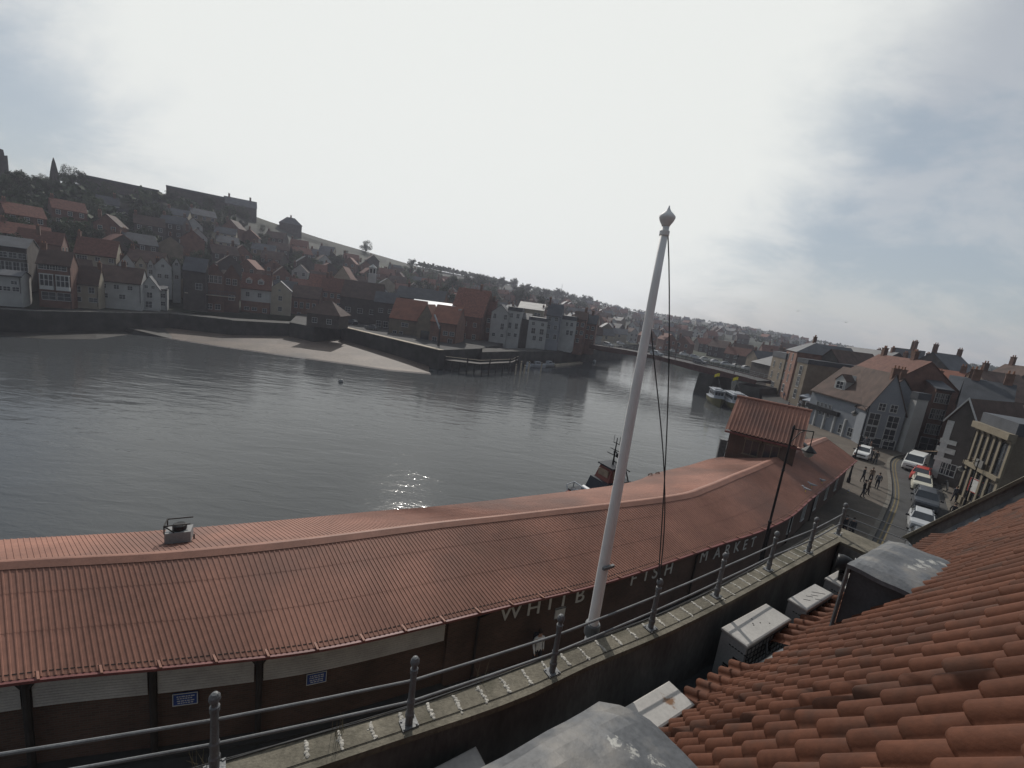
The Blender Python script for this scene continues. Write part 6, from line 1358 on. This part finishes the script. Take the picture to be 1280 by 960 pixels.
# ------------------------------------------------------------------ gulls
def gull(label, loc, rz, fly=False, group=None, s=1.0):
    t = thing('gull', label, 'gull', loc, rz, group); m = MB(); rg = []
    for x, r, z in ((-.24, .012, .22), (-.15, .045, .20), (0, .075, .19), (.1, .065, .21), (.15, .04, .26), (.19, .042, .29), (.225, .03, .295), (.25, .012, .285), (.30, .004, .275)): rg.append([V(x * s, r * s * math.cos(2 * PI * k / 8), (z + r * math.sin(2 * PI * k / 8)) * s) for k in range(8)])
    m.loft(rg); m.build('body', m_bw, t, smooth=True); m = MB()
    for sg in (-1, 1):
        if fly: m.hexa([V(.08, sg * .05, .22) * s, V(-.08, sg * .05, .22) * s, V(-.12, sg * .62, .30) * s, V(-.05, sg * .62, .31) * s, V(.08, sg * .05, .235) * s, V(-.08, sg * .05, .235) * s, V(-.12, sg * .62, .31) * s, V(-.05, sg * .62, .32) * s])
        else: m.hexa([V(.08, sg * .07, .16) * s, V(-.26, sg * .03, .20) * s, V(-.26, sg * .05, .21) * s, V(.06, sg * .085, .17) * s, V(.08, sg * .07, .24) * s, V(-.26, sg * .03, .22) * s, V(-.26, sg * .05, .225) * s, V(.06, sg * .085, .24) * s])
    m.build('wing', m_acs, t)
    if not fly:
        m = MB()
        for sg in (-1, 1): m.tube([(0, sg * .03 * s, 0), (0, sg * .03 * s, .14 * s)], .008, 5)
        m.build('leg', m_flag, t)
def roofpt(px, py):
    bst = None
    for i in range(600):
        s = TOT * (.5 + .5 * i / 600)
        e, r = onl(En, s), onl(Rn, s)
        for k in (.1, .2, .3, .4, .05):
            p = e.lerp(r, k); q = proj(p); d = (q[0] - px) ** 2 + (q[1] - py) ** 2
            if bst is None or d < bst[0]: bst = (d, p)
    return bst[1] + V(0, 0, .05)
gull('white gull standing on the market roof, lowest and leftmost of three', roofpt(1006, 615), 2.2, s=1.25)
gull('white gull standing on the market roof, middle of three', roofpt(1013, 609), 2.6, s=1.25)
gull('white gull standing at the market roof edge, furthest of three', roofpt(1027, 605), 3.4, s=1.25)
gull('white gull standing on the paving beside the market wall', gp(1060, 616, 3.63), 1.0)
gull('gull flying above the distant hill, left of two', at(997, 390, r=120), .5, True); gull('gull flying lower above the right bank roofs', at(1057, 404, r=120), .2, True)
# ------------------------------------------------------------------ packed hillside houses
placed = [(o.location.x, o.location.y, 6.5) for o in COL.objects if o.type == 'EMPTY' and o.get('category') in ('house', 'boathouse', 'building', 'bell tower')]
proto = {}
def proto_house(key, w, D, e, r, kind, wall, roof, nx, ny):
    m = MB(); x = w / 2
    if kind == 'eaves': m.prism([(-x, 0, -5), (-x, 0, e), (-x, D / 2, r), (-x, D, e), (-x, D, -5)], (w, 0, 0))
    else: m.prism([(-x, 0, -5), (x, 0, -5), (x, 0, e), (0, 0, r), (-x, 0, e)], (0, D, 0))
    wl_ = m.mesh('wall', WALL[wall]); m = MB(); o = .25
    if kind == 'eaves':
        sl_ = (r - e) / (D / 2)
        for sg in (0, 1):
            ly = -o if sg == 0 else D + o; P4 = [(-x - .15, ly, e - o * sl_), (x + .15, ly, e - o * sl_), (x + .15, D / 2, r), (-x - .15, D / 2, r)]; m.hexa([(a, b, c + .01) for a, b, c in P4] + [(a, b, c + .15) for a, b, c in P4])
    else:
        sl_ = (r - e) / x
        for sg in (-1, 1): P4 = [(sg * (x + o), -.2, e - o * sl_), (sg * (x + o), D + .2, e - o * sl_), (0, D + .2, r), (0, -.2, r)]; m.hexa([(a, b, c + .01) for a, b, c in P4] + [(a, b, c + .15) for a, b, c in P4])
    rf = m.mesh('roof', ROOF[roof]); m = MB(); m.box(-.42, .42, -.32, .32, -1.2, 1.0, 0); m.box(-.48, .48, -.38, .38, 1.0, 1.12, 0)
    for a in (-.2, .2): m.lathe([(.12, 1.12), (.1, 1.5)], (a, 0, 0), 6, 1)
    cm = m.mesh('chimney', [m_chim, m_pot]); wm_, _ = window_mesh(.95, 1.2, 'white', True)
    return dict(wall=wl_, roof=rf, chim=(cm, (-x * .86, D / 2, r)), win=(wm_, [(lerp(-x, x, (i + .5) / nx), -.012, e * (j + .6) / ny) for i in range(nx) for j in range(ny)]))
def place(pr, label, group, loc, rz, name='hillside_house', nw=99):
    t = thing(name, label, 'house', loc, rz, group); link('wall', pr['wall'], t); r_ = link('roof', pr['roof'], t); link('chimney', pr['chim'][0], r_, pr['chim'][1])
    for p in pr['win'][1][:nw]: link('window', pr['win'][0], t, p)
PR = {'red': [proto_house(0, 8, 7, 5.2, 8.2, 'eaves', 'brick', 'red', 3, 2), proto_house(0, 6.5, 8, 5.4, 8.4, 'gable', 'pinkb', 'red', 2, 2), proto_house(0, 9, 7, 4.6, 7.4, 'eaves', 'dark', 'red', 3, 2)],
      'rust': [proto_house(0, 8.5, 7, 5.4, 8.5, 'eaves', 'dark', 'rust', 3, 2), proto_house(0, 6.5, 8, 5.6, 8.8, 'gable', 'brick', 'rust', 2, 2)],
      'slate': [proto_house(0, 8, 7, 5.4, 8.4, 'eaves', 'dark', 'slate', 3, 2), proto_house(0, 9, 6.5, 5.2, 7.8, 'eaves', 'stone', 'slate', 3, 2)],
      'white': [proto_house(0, 6, 8, 5.2, 8.0, 'gable', 'white', 'rust', 2, 2), proto_house(0, 7.5, 7, 5.0, 7.6, 'eaves', 'cream', 'slate', 3, 2)]}
LB = {'red': 'brick house with a red pantiled roof packed among others on the far hillside', 'rust': 'dark house with a brown pantiled roof packed among others on the far hillside', 'slate': 'dark house with a blue slate roof packed among others on the far hillside', 'white': 'pale walled house packed among the red roofs of the far hillside'}
rr = random.Random(77); n_h = 0
for k in range(2600):
    x = rr.uniform(-60, 760); rb = table(BANK, x)[0]; rg_ = table(RIDGE, x)[0]
    lim = 78 if x < 330 else lerp(78, 230, (x - 330) / 400)
    r = rb + 14 + lim * rr.random() ** 1.3
    if x < 200 and r > rb + 74: continue
    P = at(x, HY, r=r); X, Y = P.x, P.y
    if any((X - a) ** 2 + (Y - b) ** 2 < (c + 2.2) ** 2 for a, b, c in placed): continue
    placed.append((X, Y, 6.8)); z = ground(X, Y)
    key = rr.choices(['red', 'rust', 'slate', 'white'], [5, 3, 2, 2])[0]; pr = rr.choice(PR[key])
    v = math.atan2(-Y, -X) + PI / 2 + rr.choice([-.3, -.15, 0, .2, 1.5, -1.4]) + rr.uniform(-.15, .15)
    place(pr, LB[key], key + ' hillside houses', (X, Y, z - .3), v); n_h += 1
    if n_h > 185: break
# far valley town up river
LF = {'red': 'tiny red roofed house in the hazy town up the valley beyond the bridge', 'rust': 'tiny brown roofed house in the hazy town up the valley beyond the bridge', 'slate': 'tiny slate roofed house in the hazy town up the valley beyond the bridge', 'white': 'tiny pale house in the hazy town up the valley beyond the bridge'}
far_pl = []
n_f = 0
for k in range(1500):
    x = rr.uniform(700, 1060); rb = table(BANK, x)[0] + 6; rg_ = table(RIDGE, x)[0]
    r = rb + (rg_ - rb) * .8 * rr.random() ** 1.6; P = at(x, HY, r=r); X, Y = P.x, P.y
    if any((X - a) ** 2 + (Y - b) ** 2 < 150 for a, b in far_pl): continue
    far_pl.append((X, Y)); key = rr.choices(['red', 'rust', 'slate', 'white'], [3, 3, 3, 3])[0]
    place(rr.choice(PR[key]), LF[key], key + ' houses up the valley', (X, Y, ground(X, Y) - .3), math.atan2(-Y, -X) + PI / 2 + rr.uniform(-.7, .7), 'valley_house', 4); n_f += 1
    if n_f >= 110: break
# parked cars on the far quay up river
for i in range(16):
    x = 742 + i * 14; r = table(BANK, x)[0] + 3.5; P = at(x, HY, r=r); car('small pale car in the row parked on the far river bank beyond the bridge', 'hatch', (P.x, P.y, ground(P.x, P.y) + .05), rr.uniform(-.3, .3), [(.6, .6, .6), (.4, .42, .45), (.5, .5, .48)][i % 3], group='cars on the far river bank')
# ------------------------------------------------------------------ trees
def tree_mesh(seed, h, rad, n_cl, leaves, squat=1.0, mi=0):
    r_ = random.Random(seed); m = MB(); th = h * .22
    t = MB(); t.tube([(0, 0, -1), (.1, 0, th * .6), (.0, .1, th), (.1, .1, h * .7)], [h * .045, h * .035, h * .028, h * .008], 7)
    cl_ = []
    for k in range(n_cl):
        a = r_.uniform(0, 2 * PI); q = rad * math.sqrt(r_.random()) * .85; z = lerp(th * .8, h * .93, r_.random() ** .8); q *= math.sqrt(max(.08, 1 - ((z - h * .58) / (h * .48)) ** 2))
        c = V(q * math.cos(a), q * math.sin(a), z); cl_.append((c, rad * r_.uniform(.24, .42)))
        if k % 3 == 0: t.tube([(0, 0, th * r_.uniform(.7, 1.1)), c * .6 + V(0, 0, c.z * .3), c], [h * .016, h * .010, h * .004], 5)
    for c, cr_ in cl_:
        for k in range(leaves):
            d = V(r_.gauss(0, 1), r_.gauss(0, 1), r_.gauss(0, .8)); d = d.normalized() * cr_ * r_.random() ** .35; p = c + d; s = h * r_.uniform(.014, .03)
            a = V(r_.gauss(0, 1), r_.gauss(0, 1), r_.gauss(0, 1)).normalized(); b = a.cross(V(r_.gauss(0, 1), r_.gauss(0, 1), r_.gauss(0, 1))).normalized()
            m.poly((p - a * s, p + b * s * .7, p + a * s, p - b * s * .7))
    return m.mesh('crown', m_leaf[mi]), t.mesh('trunk', m_bark)
TM = [tree_mesh(1, 9, 4.0, 26, 110, mi=0), tree_mesh(2, 8, 4.2, 28, 120, mi=1), tree_mesh(3, 11, 4.2, 28, 110, mi=0), tree_mesh(4, 6, 3.6, 22, 100, mi=1)]
def tree(label, loc, k, sc, rz, group=None):
    t = thing('tree', label, 'tree', loc, rz, group); t.scale = (sc, sc, sc); link('crown', TM[k][0], t); link('trunk', TM[k][1], t)
for i, (x, dy, sc, k, lb) in enumerate(((80, 2, .55, 0, 'small dark tree right of the pinnacle on the cliff skyline'), (92, 3, .95, 1, 'broad dark tree on the cliff skyline, largest of the clump by the long range'), (101, 3, .6, 2, 'upright dark tree touching the left end of the long cliff top range'), (85, 3, .8, 3, 'low rounded tree in the clump right of the pinnacle'), (457, 0, 1.05, 1, 'lone round tree standing on the bare ridge skyline'), (44, 3, .5, 3, 'low bushy tree right of the ruined tower'), (56, 3, .45, 1, 'small scrubby tree between the ruined tower and the pinnacle'))):
    rg_, ys = table(RIDGE, x); P = at(x, ys, r=rg_ * .985); tree(lb, (P.x, P.y, ground(P.x, P.y) - .4), k, sc, i * 1.3)
n_t = 0; r3 = random.Random(5)
for k in range(900):
    x = r3.uniform(-60, 740); rb = table(BANK, x)[0]; rg_ = table(RIDGE, x)[0]; t_ = r3.uniform(.2, .9); r = lerp(rb, rg_, t_)
    if 330 < x < 600 and t_ > .62 and r3.random() < .9: continue
    P = at(x, HY, r=r); X, Y = P.x, P.y
    if any((X - a) ** 2 + (Y - b) ** 2 < 22 for a, b, c in placed): continue
    tree('dark leafy tree among many on the wooded hillside above the far roofs', (X, Y, ground(X, Y) - .5), r3.randrange(4), r3.uniform(.45, .8) if x < 500 else r3.uniform(.8, 1.4), r3.uniform(0, 6), 'hillside trees'); placed.append((X, Y, 1.5)); n_t += 1
    if n_t >= 230: break
# distant woods: one mass along the ridges and up the valley
m = MB()
for k in range(4600):
    x = r3.uniform(520, 1560) if k % 5 < 2 else r3.uniform(-200, 470); rb = table(BANK, x)[0]; rg_ = table(RIDGE, x)[0]
    t_ = r3.uniform(.93, 1.02) if k % 3 == 0 else r3.uniform(.35, 1.0)
    if x < 640 and t_ > .5: t_ = r3.uniform(.96, 1.02) if 470 < x else r3.uniform(.2, .5)
    if x < 470: t_ = r3.uniform(.2, .92) if x < 290 else r3.uniform(.2, .6)
    r = lerp(rb, rg_, t_); P = at(x, HY, r=r); X, Y = P.x, P.y; z = ground(X, Y); R_ = r3.uniform(1.8, 4.2) * (1 if r > 350 else .8)
    if any((X - a) ** 2 + (Y - b) ** 2 < 60 for a, b in far_pl) or (x < 760 and any((X - a) ** 2 + (Y - b) ** 2 < (14 if c < 3 else 34) for a, b, c in placed)): continue
    for q in range(16 if r > 400 else 20):
        d = V(r3.gauss(0, 1), r3.gauss(0, 1), abs(r3.gauss(0, .8))).normalized() * R_ * r3.random() ** .3; p = V(X, Y, z + R_ * .5) + d; s = R_ * r3.uniform(.22, .42)
        a = V(r3.gauss(0, 1), r3.gauss(0, 1), r3.gauss(0, 1)).normalized(); b = a.cross(V(r3.gauss(0, 1), r3.gauss(0, 1), r3.gauss(0, 1))).normalized(); m.poly((p - a * s, p + b * s * .8, p + a * s, p - b * s * .8))
o = m.build('woods', m_leaf[0]); tag(o, 'distant mass of trees and scrub along the hills and up the valley', 'woods', kind='stuff')
# radio mast on the far skyline
rg_, ys = table(RIDGE, 701); P = at(701, ys, r=rg_); t = thing('radio_mast', 'thin radio mast on the far skyline', 'mast', (P.x, P.y, ground(P.x, P.y))); m = MB(); m.tube([(0, 0, 0), (0, 0, 16)], [.35, .15], 6); m.build('pole', m_iron, t); m = MB(); m.tube([(-.8, 0, 12), (.8, 0, 12)], .1, 5); m.tube([(-.5, 0, 14), (.5, 0, 14)], .1, 5); m.build('aerial', m_iron, t)
bpy.context.view_layer.update()
